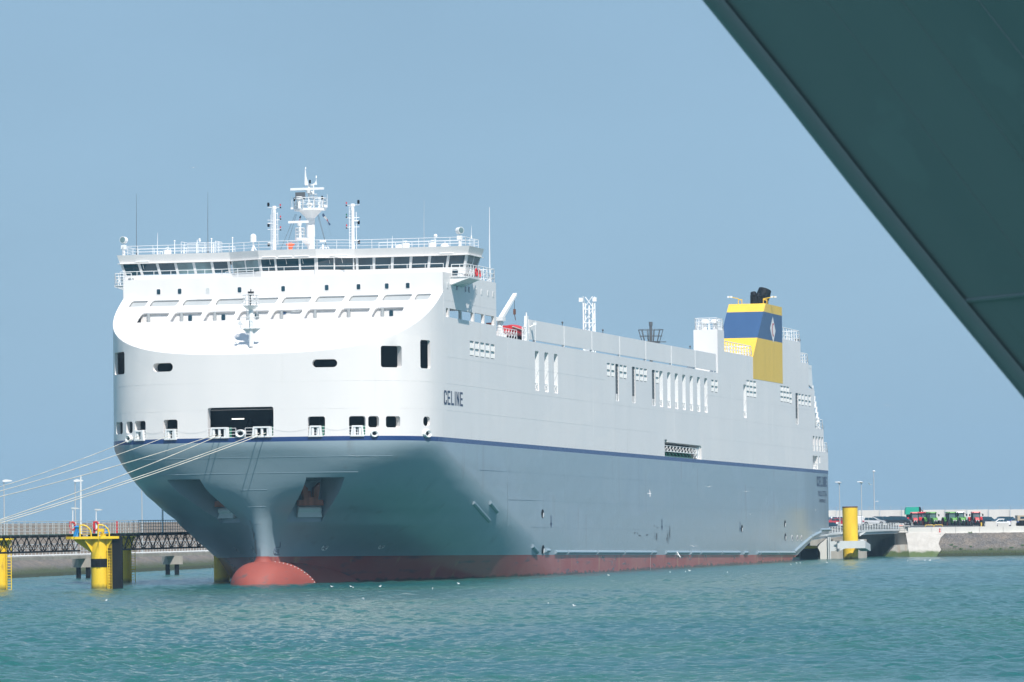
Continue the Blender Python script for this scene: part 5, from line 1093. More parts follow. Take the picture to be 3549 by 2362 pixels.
# concrete jetty beam with pipe
jt = empty('concrete_jetty', (0, 0, 0), 'low grey concrete jetty beam behind the yellow dolphins carrying a white pipe', 'jetty')
JA, JB = Vector((-66.0, 556, 0)), Vector((-21, 702, 0))
jd = (JB - JA).normalized(); jn = Vector((-jd.y, jd.x, 0))
mb = MB(); q = [JA - jn * .5, JB - jn * .5, JB + jn * .5, JA + jn * .5]; mb.hexa([Vector((p.x, p.y, 2.38)) for p in q] + [Vector((p.x, p.y, 2.72)) for p in q]); mb.build('beam', ['conc'], jt)
for k in range(12):
    a = JA.lerp(JB, k / 12) - jn * .3 + Vector((0, 0, 2.86)); b = JA.lerp(JB, (k + .985) / 12) - jn * .3 + Vector((0, 0, 2.86)); mb = MB(); mb.cyl(a, b, .11, None, 10); mb.build('pipe', ['fit'], jt, True)
for t in (.07, .316, .51, .76):
    c = JA.lerp(JB, t); mb = MB(); p = [c - jn * .9 - jd * 1.0, c - jn * .9 + jd * 1.9, c + jn * .9 + jd * 1.9, c + jn * .9 - jd * 1.0]
    c2 = c; w_ = 1.35; X_ = Vector((.97, -.24, 0)); Y_ = Vector((.24, .97, 0))
    p = [c2 - X_ * w_ - Y_ * .0, c2 - X_ * .25 - Y_ * .9, c2 + X_ * w_ + Y_ * .2, c2 + X_ * .2 + Y_ * 1.1]
    mb.hexa([Vector((q.x, q.y, 1.32)) for q in p] + [Vector((q.x, q.y, 2.375)) for q in p]); mb.build('pile_cap', ['conc'], jt)
    for s_ in (-.55, .6):
        mb = MB(); mb.cyl((c.x + s_, c.y + .1, -1.5), (c.x + s_, c.y + .1, 1.33), .29, None, 12); mb.build('pile', ['black'], jt, True)
# walkway spans
def walkway(A, B_, label):
    A = Vector(A); B_ = Vector(B_); d = (B_ - A).normalized(); n = Vector((-d.y, d.x, 0)); L = (B_ - A).length
    r = empty('walkway_span', A, label, 'footbridge', 'lattice footbridge spans between the dolphins'); B0 = B_ - A; Z = Vector((0, 0, 0))
    def P(t, s, z): return d * (t * L) + n * s + Vector((0, 0, z - A.z))
    mb = MB()
    for s in (-.62, .62): mb.cyl(P(0, s, 5.3), P(1, s, 5.3), .14, None, 8); 
    for s in (-.4, .4): mb.cyl(P(0, s, 3.78), P(1, s, 3.78), .085, None, 8)
    mb.build('chord', ['black'], r)
    mb = MB(); k = int(L / 3.6)
    for i in range(k):
        for s in (-1, 1):
            a0, a1 = i / k, (i + 1) / k; m = (a0 + a1) / 2
            mb.cyl(P(a0, .62 * s, 5.2), P(m, .4 * s, 3.8), .05, None, 5, False); mb.cyl(P(m, .4 * s, 3.8), P(a1, .62 * s, 5.2), .05, None, 5, False)
            mb.cyl(P(m, .4 * s, 3.8), P(m, -.62 * s, 5.2), .03, None, 5, False)
        mb.cyl(P(m, -.4, 3.8), P(m, .4, 3.8), .03, None, 5, False)
    mb.build('truss_lattice', ['black'], r)
    mb = MB(); q = [P(0, -.6, 5.42), P(1, -.6, 5.42), P(1, .6, 5.42), P(0, .6, 5.42)]; mb.hexa(q + [p + Vector((0, 0, .06)) for p in q]); mb.build('deck_grating', ['greenp'], r)
    for s in (-.66, .66):
        mb = MB(); rails(mb, [P(0, s, 5.45), P(1, s, 5.45)], 1.3, 4, 1.9, .028)
        for i in range(int(L / 3)): p = P(i * 3 / L, s, 5.35); mb.box(p.x - .08, p.x + .08, p.y - .08, p.y + .08, p.z - .14, p.z + .02)
        mb.build('handrail', ['galv'], r)
    return r
walkway((-54.6, 455, 5.3), (-44.1, 504.5, 5.3), 'black lattice footbridge span left of the nearest yellow dolphin')
walkway((-42.6, 508, 5.3), (-31.5, 562, 5.3), 'black lattice footbridge span between the yellow dolphin and the ship')
def dolphin(x, y, label, full=True):
    r = empty('mooring_dolphin', (x, y, 0), label, 'dolphin', 'yellow mooring dolphins')
    mb = MB(); mb.cyl((0, 0, -2), (0, 0, 5.0), .86, None, 28); mb.build('pile', ['tide'], r, True)
    mb = MB(); pl_ = [(-3.3, -.5), (-2.7, -1.05), (2.0, -1.05), (2.15, 1.0), (-1.5, 1.3), (-3.3, .8)] if full else [(-1.5, -1.2), (1.4, -1.2), (1.4, 1.2), (-1.5, 1.2)]
    mb.prism(pl_, 4.95, 5.2, lambda p, t: (p[0], p[1], t)); mb.build('platform', ['dyellow'], r)
    mb = MB()
    br = [(-2.5, -.2), (-1.4, -.9), (-1.9, .7), (1.3, -.9), (0, -1.05)] if full else [(-1.2, -.9), (1.1, -.9), (-1.2, .8), (1.1, .8)]
    for bx, by in br:
        n = math.hypot(bx, by); ux, uy = bx / n, by / n; px_, py2 = -uy * .04, ux * .04
        i = [(ux * .8, uy * .8, 4.96), (bx, by, 4.96), (bx, by, 4.8), (ux * .8, uy * .8, 3.55)]
        mb.hexa([(a + px_, b + py2, c) for a, b, c in i] + [(a - px_, b - py2, c) for a, b, c in i])
    mb.build('bracket', ['dyellow'], r)
    mb = MB()
    lx = 1.05
    for s in (-.22, .24): mb.bar((lx + s, -.62, -.6), (lx + s, -.62, 5.15), .07, .1)
    for k in range(19): mb.cyl((lx - .22, -.62, -.3 + k * .29), (lx + .24, -.62, -.3 + k * .29), .025, None, 5)
    for z in (1.4, 4.2): mb.bar((.6, -.4, z), (lx + .2, -.62, z), .06)
    mb.build('ladder', ['dyellow'], r)
    if full:
        mb = MB(); mb.cyl((0, 0, 2.15), (0, 0, 2.98), .895, None, 28); mb.box(-.2, -.08, -.99, -.86, 2.2, 2.95); mb.box(.0, .12, -.99, -.86, 2.2, 2.95); mb.build('clamp_band', ['black'], r)
        mb = MB(); mb.prism([(1.3, -.75), (2.25, -.75), (2.27, .4), (1.3, .4)], -1.5, 5.1, lambda p, t: (p[0], p[1], t)); mb.prism([(1.3, 5.1), (2.25, 5.1), (2.1, 5.28), (1.35, 5.28)], -.75, .4, lambda p, t: (p[0], t, p[1])); mb.build('fender_panel', ['black'], r)
        mb = MB(); mb.box(.7, 1.32, .1, .5, -1.5, 4.95); mb.build('fender_beam', ['dyellow'], r)
        for hx in (-1.85, -.05):
            mb = MB(); mb.tube([(hx, -.95, 5.2), (hx, -.95, 6.32), (hx + .35, -.95, 6.34), (hx + .7, -.95, 6.2), (hx + .98, -.95, 5.9), (hx + 1.1, -.95, 5.5), (hx + 1.1, -.95, 4.95)], .07, 8); mb.build('guard_hoop', ['dyellow'], r, True)
            mb = MB()
            for z in (5.45, 5.7, 5.95): mb.cyl((hx + .05, -.95, z), (hx + 1.0, -.95, z - .03), .02, None, 5)
            mb.build('guard_bar', ['dyellow'], r)
        mb = MB(); mb.cyl((.35, -.2, 5.2), (.35, -.2, 5.75), .14, None, 12); mb.box(-.05, .5, -.3, .0, 5.65, 5.95); mb.box(.1, .65, -.5, .1, 5.2, 5.4); mb.build('quick_release_hook', ['dyellow'], r)
    return r
dolphin(-41.27, 499.3, 'nearest yellow mooring dolphin with black fender panel and two curved guard hoops', True)
d0 = dolphin(-51.55, 501.8, 'yellow dolphin cut off by the left edge of the picture', False)
d2 = copy_tree(d0); d2.location = (-42.98, 552, 0); d2['label'] = 'yellow dolphin standing behind the black fender of the nearest dolphin'
d3 = copy_tree(d0); d3.location = (-31.85, 545.5, 0); d3['label'] = 'yellow dolphin half hidden behind the bow of the ship'
for o in list(d3.children):
    if o.name.startswith(('ladder',)): pass
def capstan(x, y, label):
    mb = MB(); mb.cyl((0, 0, 0), (0, 0, .5), .42, .3, 14); mb.lathe((0, 0, .5), [(.2, 0), (.2, .35), (.32, .45), (.12, .6)], 14); o = mb.build('capstan', ['bluep'], None, True); o.location = (x, y, 5.2); tag(o, label, 'capstan', 'blue capstans on the dolphins')
capstan(-43.5, 499.2, 'blue capstan on the left end of the nearest dolphin platform'); capstan(-42.4, 520.5, 'blue capstan partly hidden behind the right guard hoop')
def post_lamp(x, y, z0, z1, label, name='walkway_lamp'):
    r = empty(name, (x, y, z0), label, 'lamp', 'short lamps on the footbridge'); mb = MB(); mb.cyl((0, 0, 0), (.02, 0, z1 - z0), .06, .05, 8); mb.build('pole', ['fit'], r, True)
    mb = MB(); mb.prism([(-.12, 0), (.15, -.06), (.7, -.02), (.72, .04), (.3, .12), (-.12, .12)], -.12, .12, lambda p, t: (p[0], t, p[1] + z1 - z0)); mb.build('lamp_head', ['lgrey'], r)
post_lamp(-44.3, 503.6, 5.45, 8.0, 'short grey lamp on the footbridge just left of the white pole'); post_lamp(-42.45, 509.5, 5.45, 7.85, 'short grey lamp on the footbridge right of the white pole')
for x, y, lab in ((-44.2, 503, 'left of the two red lifebuoy boxes on the footbridge rail'), (-42.35, 509, 'right of the two red lifebuoy boxes on the footbridge rail')):
    r = empty('lifebuoy_stand', (x, y, 5.5), lab, 'lifebuoy', 'lifebuoys on the footbridge rail'); mb = MB(); mb.tube([(.36 * math.cos(a) * .7, -.75, .75 + .42 * math.sin(a)) for a in [2 * math.pi * k / 14 for k in range(15)]], .1, 8); mb.build('ring', ['red'], r, True)
    mb = MB(); mb.box(-.3, -.1, -.72, -.6, 0, 1.2); mb.build('board', ['red'], r); mb = MB(); mb.box(.0, .34, -.72, -.62, .3, 1.15); mb.build('board', ['fit'], r)
mb = MB(); mb.box(-.07, .07, -.07, .07, 0, 1.25); o = mb.build('red_post', ['red'], None); o.location = (-41.0, 518, 5.45); tag(o, 'thin red post on the footbridge rail, right of the guard hoops', 'post')
def pole(x, y, z0, z1, r, mat, label, name, cat, group=None, lean=0):
    mb = MB(); mb.cyl((0, 0, 0), (lean, 0, z1 - z0), r * 1.2, r * .8, 8); o = mb.build(name, [mat], None, True); o.location = (x, y, z0); tag(o, label, cat, group); return o
pole(-43.75, 506.5, 5.4, 11.35, .085, 'fit', 'tall plain white pole rising from the footbridge by the nearest dolphin', 'white_pole', 'pole', None, .06)
pole(-38.25, 546, 5.45, 12.0, .09, 'fit', 'white pole partly hidden behind the bow of the ship', 'white_pole', 'pole')
def street_lamp(x, y, z0, z1, label, r=.1, head=1.0, both=False, group='lamps on the left shore'):
    e = empty('street_lamp', (x, y, z0), label, 'lamp', group); mb = MB(); mb.cyl((0, 0, 0), (0, 0, z1 - z0), r, r * .55, 8); mb.build('pole', ['galv'], e, True)
    mb = MB(); h = z1 - z0; mb.prism([(-.15 - (.9 if both else 0), -.02), (0, -.12), (head, -.02), (head * .9, .12), (.2, .22), (-.15 - (.9 if both else 0), .1)], -.2, .2, lambda p, t: (p[0], t, p[1] + h)); mb.build('lamp_head', ['fit'], e); return e
street_lamp(-60.95, 600, 2.4, 11.75, 'grey street lamp near the left edge of the picture, behind the footbridge'); street_lamp(-52.45, 600, 2.3, 11.65, 'thin grey street lamp just left of the tall white pole'); street_lamp(-47.45, 640, 2.4, 11.75, 'grey street lamp right beside the bow of the ship, its head behind the hull')

# ================================================================ RIGHT: QUAY, WALL, LINKSPAN
def quad_strip(name, pts, mat, kind='structure', n=1):
    mb = MB(); mb.poly(pts); return tag(mb.build(name, [mat], None, recalc=False), kind=kind)
mb = MB(); rows = []
for k in range(121):
    x = 62.5 + k * .55
    rows.append(mb.pts([(x - .9 + rng.uniform(-.05, .05), 752.5 + d * 1.0 + rng.uniform(-.08, .08), z + rng.uniform(-.05, .05) * (0 if z > 3.4 or z < -.5 else 1)) for d, z in ((-3, -1.3), (0, 0), (1.6, .9), (3.3, 1.8), (5, 2.7), (6.6, 3.46))]))
for a, b in zip(rows[:-1], rows[1:]):
    for j in range(5): mb.face((a + j, a + j + 1, b + j + 1, b + j))
tag(mb.build('riprap_slope', ['rock'], None, True, 80, recalc=False), kind='structure')
# pale grouted patch left of the riprap
mb = MB(); rows = []
for j, (d, z) in enumerate(((-3, -1.3), (0, 0), (1.6, .9), (3.3, 1.8), (5, 2.7), (6.6, 3.5))):
    xr = [62.6, 63.0, 63.9, 63.6, 64.4, 65.2][j]
    rows.append(mb.pts([(59.1 + (xr - 59.1) * k / 16 + (rng.uniform(-.25, .25) if k == 16 else 0), 752.2 + d, z + .1 + rng.uniform(-.015, .015)) for k in range(17)]))
for a, b in zip(rows[:-1], rows[1:]):
    for k in range(16): mb.face((a + k, a + k + 1, b + k + 1, b + k))
tag(mb.build('grouted_slope', ['grout'], None, recalc=False), kind='structure')
# weeds on the riprap
mb = MB()
for k, (x, z) in enumerate([(64.0, 3.1), (66.2, 1.35), (66.9, 1.0), (65.7, 1.6), (68.6, 1.3), (72.9, .95), (74.6, 1.1), (76.3, 1.4), (71.5, .9), (68.9, 3.4)]):
    o = Vector((x, 752.3 + z * 1.9, z + .05))
    for j in range(26):
        a = rng.uniform(0, 6.28); q = rng.uniform(0, .35); h = rng.uniform(.08, .25); c = o + Vector((q * math.cos(a), q * math.sin(a) * .5, 0)); t = Vector((rng.uniform(-.15, .15), rng.uniform(-.1, .1), h)); s_ = Vector((.05, 0, 0)); mb.poly([c - s_, c + s_, c + t])
M['weed'] = paint('weed_green', (.05, .12, .03), .9, .2); tag(mb.build('weeds', ['weed'], None, recalc=False), kind='stuff')
qw = empty('quay_wall', (59.5, 759.4, 3.4), 'low pale concrete parapet along the top of the riprap slope', 'wall')
for k in range(14):
    mb = MB(); mb.box(k * 3.6, k * 3.6 + 3.56, 0, .5, .1, 1.0); mb.build('wall_block', ['concw'], qw)
mb = MB(); mb.box(0, 51, -.35, 0.6, -.3, .1); mb.build('footing', ['concw'], qw)
quad_strip('quay_pavement', [(72, 760, 4.1), (400, 760, 4.1), (400, 1500, 4.1), (72, 1500, 4.1)], 'asphalt'); quad_strip('parking_lot', [(50, 774, 4.45), (72, 760, 4.45), (72, 1500, 4.45), (50, 1500, 4.45)], 'asphalt')
mb = MB(); mb.box(58.6, 400, 771.5, 772.5, -2, 4.0); mb.box(40, 60, 800, 801, -2, 4.4); mb.box(58.6, 59.6, 772.5, 800, -2, 4.0); mb.box(40, 59.6, 775, 800, 3.5, 4.3); tag(mb.build('quay_face', ['conc'], None), kind='structure')  # roof slab, side and back walls added to keep the gap below the bridge dark
bw = empty('boundary_wall', (58, 1000, 4.1), 'long white concrete wall behind the parked cars with thin wire posts on top', 'wall')
for k in range(13):
    x = -2.5 + k * 4.33; h = 3.40 - .0075 * k * 4.33 * 1.0
    mb = MB(); mb.box(x + .1, x + 4.2, 0, .3, 0, h); mb.build('wall_panel', ['concw'], bw)
    mb = MB(); mb.box(x - .14, x + .1, -.18, .35, 0, h - .05); mb.build('wall_post', ['galv' if k % 2 else 'lgrey'], bw)
    for q in (0, 2.16): mb = MB(); mb.cyl((x + q, .1, h), (x + q, -.25, h + .75), .035, None, 4); mb.build('wire_post', ['galv'], bw)
mb = MB()
for j in range(3): mb.cyl((-2.5, .1 - .1 * j, 3.6 + .22 * j), (54, .1 - .1 * j, 3.2 + .22 * j), .012, None, 3)
mb.build('barbed_wire', ['galv'], bw)
# big yellow pile with collar
yp = empty('yellow_pile', (48.33, 723, 0), 'large plain yellow steel pile with rusty rim standing right of the ship stern', 'pile')
mb = MB(); mb.cyl((0, 0, -2), (0, 0, 7.45), 1.1, None, 36); mb.build('shaft', ['tide'], yp, True, 50)
mb = MB(); mb.cyl((0, 0, 7.45), (0, 0, 7.62), 1.115, None, 36); mb.build('rim', ['rust'], yp, True, 50)
mb = MB(); mb.tube([(1.0 * math.sin(math.radians(a)), -1.11 + 0 * a - .0 + 1.1 * (1 - math.cos(math.radians(a * 1.0))) - .02, .15 + .75 * math.cos(math.radians(a * 1.25)) ** .6) for a in range(-64, 65, 8)], .035, 5); mb.build('arc_mark', ['yellow'], yp)
fc = empty('fender_collar', (0, 0, 0), 'light grey steel box collar wrapped round the large yellow pile just above the water', 'collar')
mb = MB()
F0 = [(46.2, 719.2), (50.2, 719.2), (51.25, 722.5), (51.25, 727), (49.9, 727), (49.9, 724.6), (46.9, 724.6), (46.9, 727), (45.1, 727), (45.1, 720.4), (46.2, 720.4)]
mb = MB(); mb.prism([(46.2, 1.15), (47.3, 1.62), (50.2, 1.62), (50.2, 2.68), (46.2, 2.68)], 719.2, 720.6, lambda p, t: (p[0], t, p[1])); mb.build('front_box', ['lgrey'], fc)
mb = MB(); a = (50.22, 719.2); b = (51.25, 724.5); mb.hexa([(50.22, 719.2, 1.62), (51.3, 724.5, 1.15), (50.0, 726.2, 1.15), (49.0, 720.62, 1.6), (50.22, 719.2, 2.66), (51.3, 724.5, 2.1), (50.0, 726.2, 2.1), (49.0, 720.62, 2.6)]); mb.build('side_box', ['lgrey'], fc)
mb = MB(); mb.box(45.1, 46.17, 719.6, 721, 1.25, 2.66); mb.build('left_box', ['lgrey'], fc)
for z in (2.6, 2.75, 1.3, 1.55):
    mb = MB(); mb.prism([(45.85, 0), (46.2, -.1), (46.55, 0), (46.2, .08)], z, z + .06, lambda p, t: (p[0], 719.1 + p[1], t)); mb.build('hinge_plate', ['dkgrey'], fc)
mb = MB(); mb.box(49.5, 50.0, 719.4, 719.7, 2.68, 2.85); mb.build('lifting_lug', ['lgrey'], fc)
# linkspan bridge
lk = empty('linkspan_bridge', (0, 0, 0), 'grey steel road bridge with railings leading from the quay to the ship stern', 'bridge')
LA, LB = Vector((41.5, 729, 3.35)), Vector((58.6, 768, 4.22))
def lp_(t, s, z): d = (LB - LA); n = Vector((-d.y, d.x, 0)).normalized(); return LA + d * t + n * s + Vector((0, 0, z))
def slab(name, z0, z1, s0, s1, mat, t0=0, t1=1, zb=None):
    mb = MB(); n = 12
    for k in range(n):
        a, b = t0 + (t1 - t0) * k / n, t0 + (t1 - t0) * (k + 1) / n; ca = .25 * math.sin(math.pi * a); cb = .25 * math.sin(math.pi * b)
        mb.hexa([lp_(a, s0, z0 + ca), lp_(b, s0, z0 + cb), lp_(b, s1, z0 + cb), lp_(a, s1, z0 + ca), lp_(a, s0, z1 + ca), lp_(b, s0, z1 + cb), lp_(b, s1, z1 + cb), lp_(a, s1, z1 + ca)])
    return mb.build(name, [mat], lk)
slab('deck', -.22, 0, 0, 9, 'asphalt'); slab('edge_beam', -.32, .02, -.25, 0, 'lgrey'); slab('girder', -.72, -.33, -.05, .3, 'lgrey'); slab('girder', -.7, -.3, 5, 5.4, 'lgrey')
mb = MB(); n = 36
for k in range(n + 1):
    t = k / n; c = .25 * math.sin(math.pi * t); mb.bar(lp_(t, -.15, c), lp_(t, -.15, c + .88), .14, .1)
mb.build('railing_post', ['lgrey'], lk)
mb = MB()
for z in (.2, .42, .64, .88):
    mb.tube([lp_(t / 12, -.15, z + .25 * math.sin(math.pi * t / 12)) for t in range(13)], .028, 5)
mb.build('railing_bar', ['lgrey'], lk)
for t, s in ((.38, 0), (.565, 0)):
    pass
for x, lab in ((48.25, 'left of the two thin lamps rising from the linkspan bridge, by the yellow pile'), (51.5, 'right of the two thin lamps rising from the linkspan bridge')):
    e = empty('bridge_lamp', (x, 744.5, 3.55), lab, 'lamp', 'lamps on the linkspan bridge'); mb = MB(); mb.cyl((0, 0, 0), (0, 0, 7.65), .085, .05, 8); mb.build('pole', ['galv'], e, True)
    mb = MB(); mb.lathe((.0, 0, 7.5), [(.08, 0), (.3, .12), (.32, .22), (.1, .3)], 12); mb.build('lamp_head', ['lgrey'], e, True)
    mb = MB(); mb.prism([(0, .12), (-.65, .22), (-.6, .3), (0, .34)], -.16, .16, lambda p, t: (p[0], t, p[1] + 7.5)); mb.build('lamp_arm', ['fit'], e)
    mb = MB(); mb.prism([(-.4, -.35), (.5, .25), (.5, .35), (-.4, .1)], -.1, .1, lambda p, t: (p[0], t - .3, p[1])); mb.build('bracket', ['lgrey'], e)
e = empty('high_mast_lamp', (72.3, 1008, 4.1), 'tallest thin grey lamp mast standing behind the white wall, right of the ship', 'lamp'); mb = MB(); mb.cyl((0, 0, 0), (-.05, 0, 11), .13, .07, 8); mb.build('pole', ['galv'], e, True); mb = MB(); mb.sphere((0, 0, 11.1), .22, 10, (1.4, 1, .8)); mb.build('lamp_head', ['fit'], e, True)
mb = MB(); mb.cyl((0, 0, 5), (.5, 0, 5.05), .03, None, 5); mb.sphere((.6, 0, 5.05), .16, 8, (1.6, 1, .6)); mb.build('side_lamp', ['fit'], e, True)
# abutment
ab = empty('bridge_abutment', (0, 0, 0), 'rust stained rounded concrete abutment carrying the quay end of the bridge', 'abutment')
mb = MB(); mb.cyl((59.6, 770.5, 1.7), (59.6, 770.5, 3.62), 1.35, None, 24); mb.box(58.35, 59.5, 769.8, 773, 1.7, 3.6); mb.build('column', ['abut'], ab, True)
mb = MB(); mb.prism([(55.6, -1), (58.2, 1.75), (60.9, 1.8), (60.9, -1)], 766.5, 773, lambda p, t: (p[0] + 0, t, p[1])); mb.build('base', ['abut'], ab)
mb = MB(); mb.box(58.7, 60.6, 767.8, 772, 3.62, 3.8); mb.build('cap', ['concw'], ab)
mb = MB(); mb.box(58.95, 60.35, 768, 769, 3.8, 4.6); rails(mb, [(58.9, 767.9, 3.8), (60.4, 767.9, 3.8)], .85, 3, .75, .03); mb.build('barrier_block', ['concw'], ab)
mb = MB(); mb.prism([(45.5, 1.0), (55.0, 1.0), (56.3, 2.5), (58.5, 3.1), (58.5, 3.5), (45.5, 3.4)], 774, 775, lambda p, t: (p[0], t, p[1])); mb.build('wing_wall', ['conc'], ab)
# pontoon pier beside the stern
pp = empty('berth_pier', (0, 0, 0), 'pale concrete pier with yellow top step just behind the ship stern', 'pier')
mb = MB(); mb.prism([(44.7, -1), (45.85, -1), (45.85, 3.0), (44.75, 2.2), (44.4, 1.7), (44.75, .95)], 736, 740, lambda p, t: (p[0], t, p[1])); mb.build('pier_body', ['concw'], pp)
mb = MB(); mb.box(45.86, 46.05, 735.6, 740, -1, 3.2); mb.box(46.12, 46.3, 735.6, 740, -1, 3.2); mb.build('guide_rail', ['lgrey'], pp)
mb = MB(); mb.box(42.6, 44.4, 738, 742, 1.55, 1.95); mb.build('yellow_step', ['dyellow'], pp); mb = MB(); mb.box(42.0, 44.6, 738.5, 742, -1, 1.55); mb.build('black_step_base', ['black'], pp)  # yellow step and the black block below it
mb = MB(); mb.box(46.4, 48.2, 738, 741, -1, 1.2); mb.box(46.0, 52, 742, 744, -1, 2.8); mb.build('pier_wall', ['conc'], pp)
# small quay things
for k, (x0, x1, z0, z1) in enumerate(((74.95, 76.85, 4.1, 5.08), (76.98, 78.8, 4.1, 4.85), (79.1, 80.0, 4.1, 5.15))):
    mb = MB(); mb.prism([(x0, z0), (x1, z0), (x1 - .04, z1), (x0 + .04, z1)], 800, 800.9, lambda p, t: (p[0], t, p[1])); tag(mb.build('concrete_block', ['concw'], None), ['largest pale concrete block on the quay, left of the other two', 'middle, lower pale concrete block on the quay', 'narrow pale concrete block beside the sand coloured truck'][k], 'block', 'concrete blocks on the quay')
mb = MB(); 
for a, b in ((64.2, 65.5), (65.6, 66.9)): mb.tube([(a, 785, 4.2), (a, 785, 4.62), (a + .15, 785, 4.68), (b - .15, 785, 4.68), (b, 785, 4.62), (b, 785, 4.2)], .06, 6)
tag(mb.build('crash_bar', ['yellow'], None), 'low double hoop of orange yellow crash bars in front of the tractors', 'barrier')
mb = MB(); mb.box(74.3, 74.5, 800.2, 800.5, 4.1, 4.95); tag(mb.build('yellow_post', ['yellow'], None), 'short yellow post between the right red tractor and the concrete blocks', 'post')
hy = empty('fire_hydrant', (64.25, 758.9, 3.45), 'red hydrant post standing on the riprap edge in front of the parapet', 'hydrant'); mb = MB(); mb.cyl((0, 0, 0), (0, 0, .75), .07, None, 10); mb.lathe((0, 0, .55), [(.1, 0), (.13, .1), (.1, .2)], 10); mb.lathe((0, 0, .05), [(.12, 0), (.13, .15), (.1, .25)], 10); mb.build('post', ['red'], hy, True)
mb = MB(); mb.cyl((.22, 0, .05), (.22, 0, .8), .03, None, 6); mb.bar((.1, 0, .1), (.4, 0, .12), .06); mb.build('stand', ['galv'], hy)
mb = MB(); mb.sphere((59.6, 775, 4.6), .3, 10, (1.6, 1, .5)); tag(mb.build('orange_cover', ['orange'], None, True), 'small orange cover lying left of the leftmost tractor', 'cover')
mb = MB(); mb.cyl((49.9, 752, 4.0), (49.9, 752, 5.3), .05, None, 6); mb.box(49.6, 50.2, 751.9, 752, 5.15, 5.45); 
o = mb.build('sign_post', ['fit'], None); o.location = (-1.9, -7, -.05); tag(o, 'small white sign post in front of the red car left of the yellow pile', 'sign')

# ================================================================ VEHICLES
def wheel(mb_t, mb_r, x, y, r, w):
    mb_t.cyl((x, y - w / 2, r), (x, y + w / 2, r), r, None, 18); mb_r.cyl((x, y - w / 2 - .01, r), (x, y + w / 2 + .01, r), r * .6, None, 12)
CAR = {'hatch': [(-2.1, .35), (-2.15, .75), (-2.0, .95), (-1.75, 1.38), (-1.4, 1.48), (.1, 1.46), (1.0, .98), (1.75, .85), (2.1, .6), (2.12, .3)], 'suv': [(-2.2, .35), (-2.25, .95), (-2.05, 1.1), (-1.8, 1.55), (-1.4, 1.66), (.3, 1.62), (1.0, 1.1), (1.85, .98), (2.2, .7), (2.2, .35)],
       'sedan': [(-2.3, .35), (-2.35, .85), (-2.2, .98), (-1.5, 1.05), (-.85, 1.4), (.2, 1.42), (1.05, .95), (1.9, .82), (2.25, .6), (2.25, .3)], 'van': [(-2.1, .4), (-2.1, 1.6), (-1.9, 1.75), (.9, 1.72), (1.45, 1.1), (2.0, 1.0), (2.1, .7), (2.1, .35)]}
def car(kind, mat, loc, yaw, label):
    r = empty('parked_car', loc, label, 'car', 'cars parked behind the quay', yaw); P = CAR[kind]; zb = .82 if kind != 'van' else 1.0
    def yw(z): return .88 if z < zb + .1 else .88 - (z - zb) * .32
    mb = MB(); n = len(P); a = mb.pts([(x, -yw(z), z) for x, z in P]); b = mb.pts([(x, yw(z), z) for x, z in P])
    mb.face([a + k for k in range(n)]); mb.face([b + k for k in range(n)][::-1])
    for k in range(n): mb.face((a + k, b + k, b + (k + 1) % n, a + (k + 1) % n))
    mb.build('body', [mat], r)
    tp = [p for p in P if p[1] > zb + .2]; x0, x1, zt = tp[0][0], tp[-1][0], max(p[1] for p in P)
    mb = MB()
    lo, hi = zb + .14, zt - .09
    wa = [(x0 + .12 - .1, lo), (x1 + .62 if kind != 'van' else x1 + .4, lo), (x1 - .05, hi), (x0 + .2, hi)]
    cuts = [0, .36, .70, 1.0]
    for c0, c1 in zip(cuts[:-1], cuts[1:]):
        q = [(wa[0][0] + (wa[1][0] - wa[0][0]) * (c0 + .015), lo), (wa[0][0] + (wa[1][0] - wa[0][0]) * (c1 - .015), lo), (wa[3][0] + (wa[2][0] - wa[3][0]) * (c1 - .015), hi), (wa[3][0] + (wa[2][0] - wa[3][0]) * (c0 + .015), hi)]
        for s in (-1, 1): mb.prism(q, .0, .02, lambda p, t: (p[0], s * (yw(p[1]) + t - .005), p[1]))
    k = max(i for i, p in enumerate(P) if p[1] >= zt - .12); xa, za = P[k]; xb, zb2 = P[k + 1]
    mb.hexa([(xa + .05, -.62, za - .02), (xb - .05, -.74, zb2 + .06), (xb - .05, .74, zb2 + .06), (xa + .05, .62, za - .02), (xa + .08, -.62, za + .02), (xb - .02, -.74, zb2 + .1), (xb - .02, .74, zb2 + .1), (xa + .08, .62, za + .02)])
    xr, zr = P[2]; xt, zt2 = P[3]; mb.hexa([(xr - .03, -.7, zr + .05), (xt - .04, -.6, zt2 - .05), (xt - .04, .6, zt2 - .05), (xr - .03, .7, zr + .05), (xr + .1, -.7, zr + .05), (xt + .1, -.6, zt2 - .05), (xt + .1, .6, zt2 - .05), (xr + .1, .7, zr + .05)])
    mb.build('window', ['glass'], r)
    for x in (-1.35, 1.35):
        for y in (-.8, .8):
            t, m = MB(), MB(); wheel(t, m, x, y, .33, .22); w_ = t.build('wheel', ['tyre'], r, True); m.build('rim', ['rim'], w_, True)
    for y in (-.6, .6): m = MB(); m.box(2.02, 2.14, y - .2, y + .2, .58, .74); m.build('headlight', ['clearglass'], r)
    for y in (-.7, .7): m = MB(); m.box(-2.22, -2.1, y - .14, y + .14, .75, .95); m.build('tail_light', ['redc'], r)
    return r
PI = math.pi
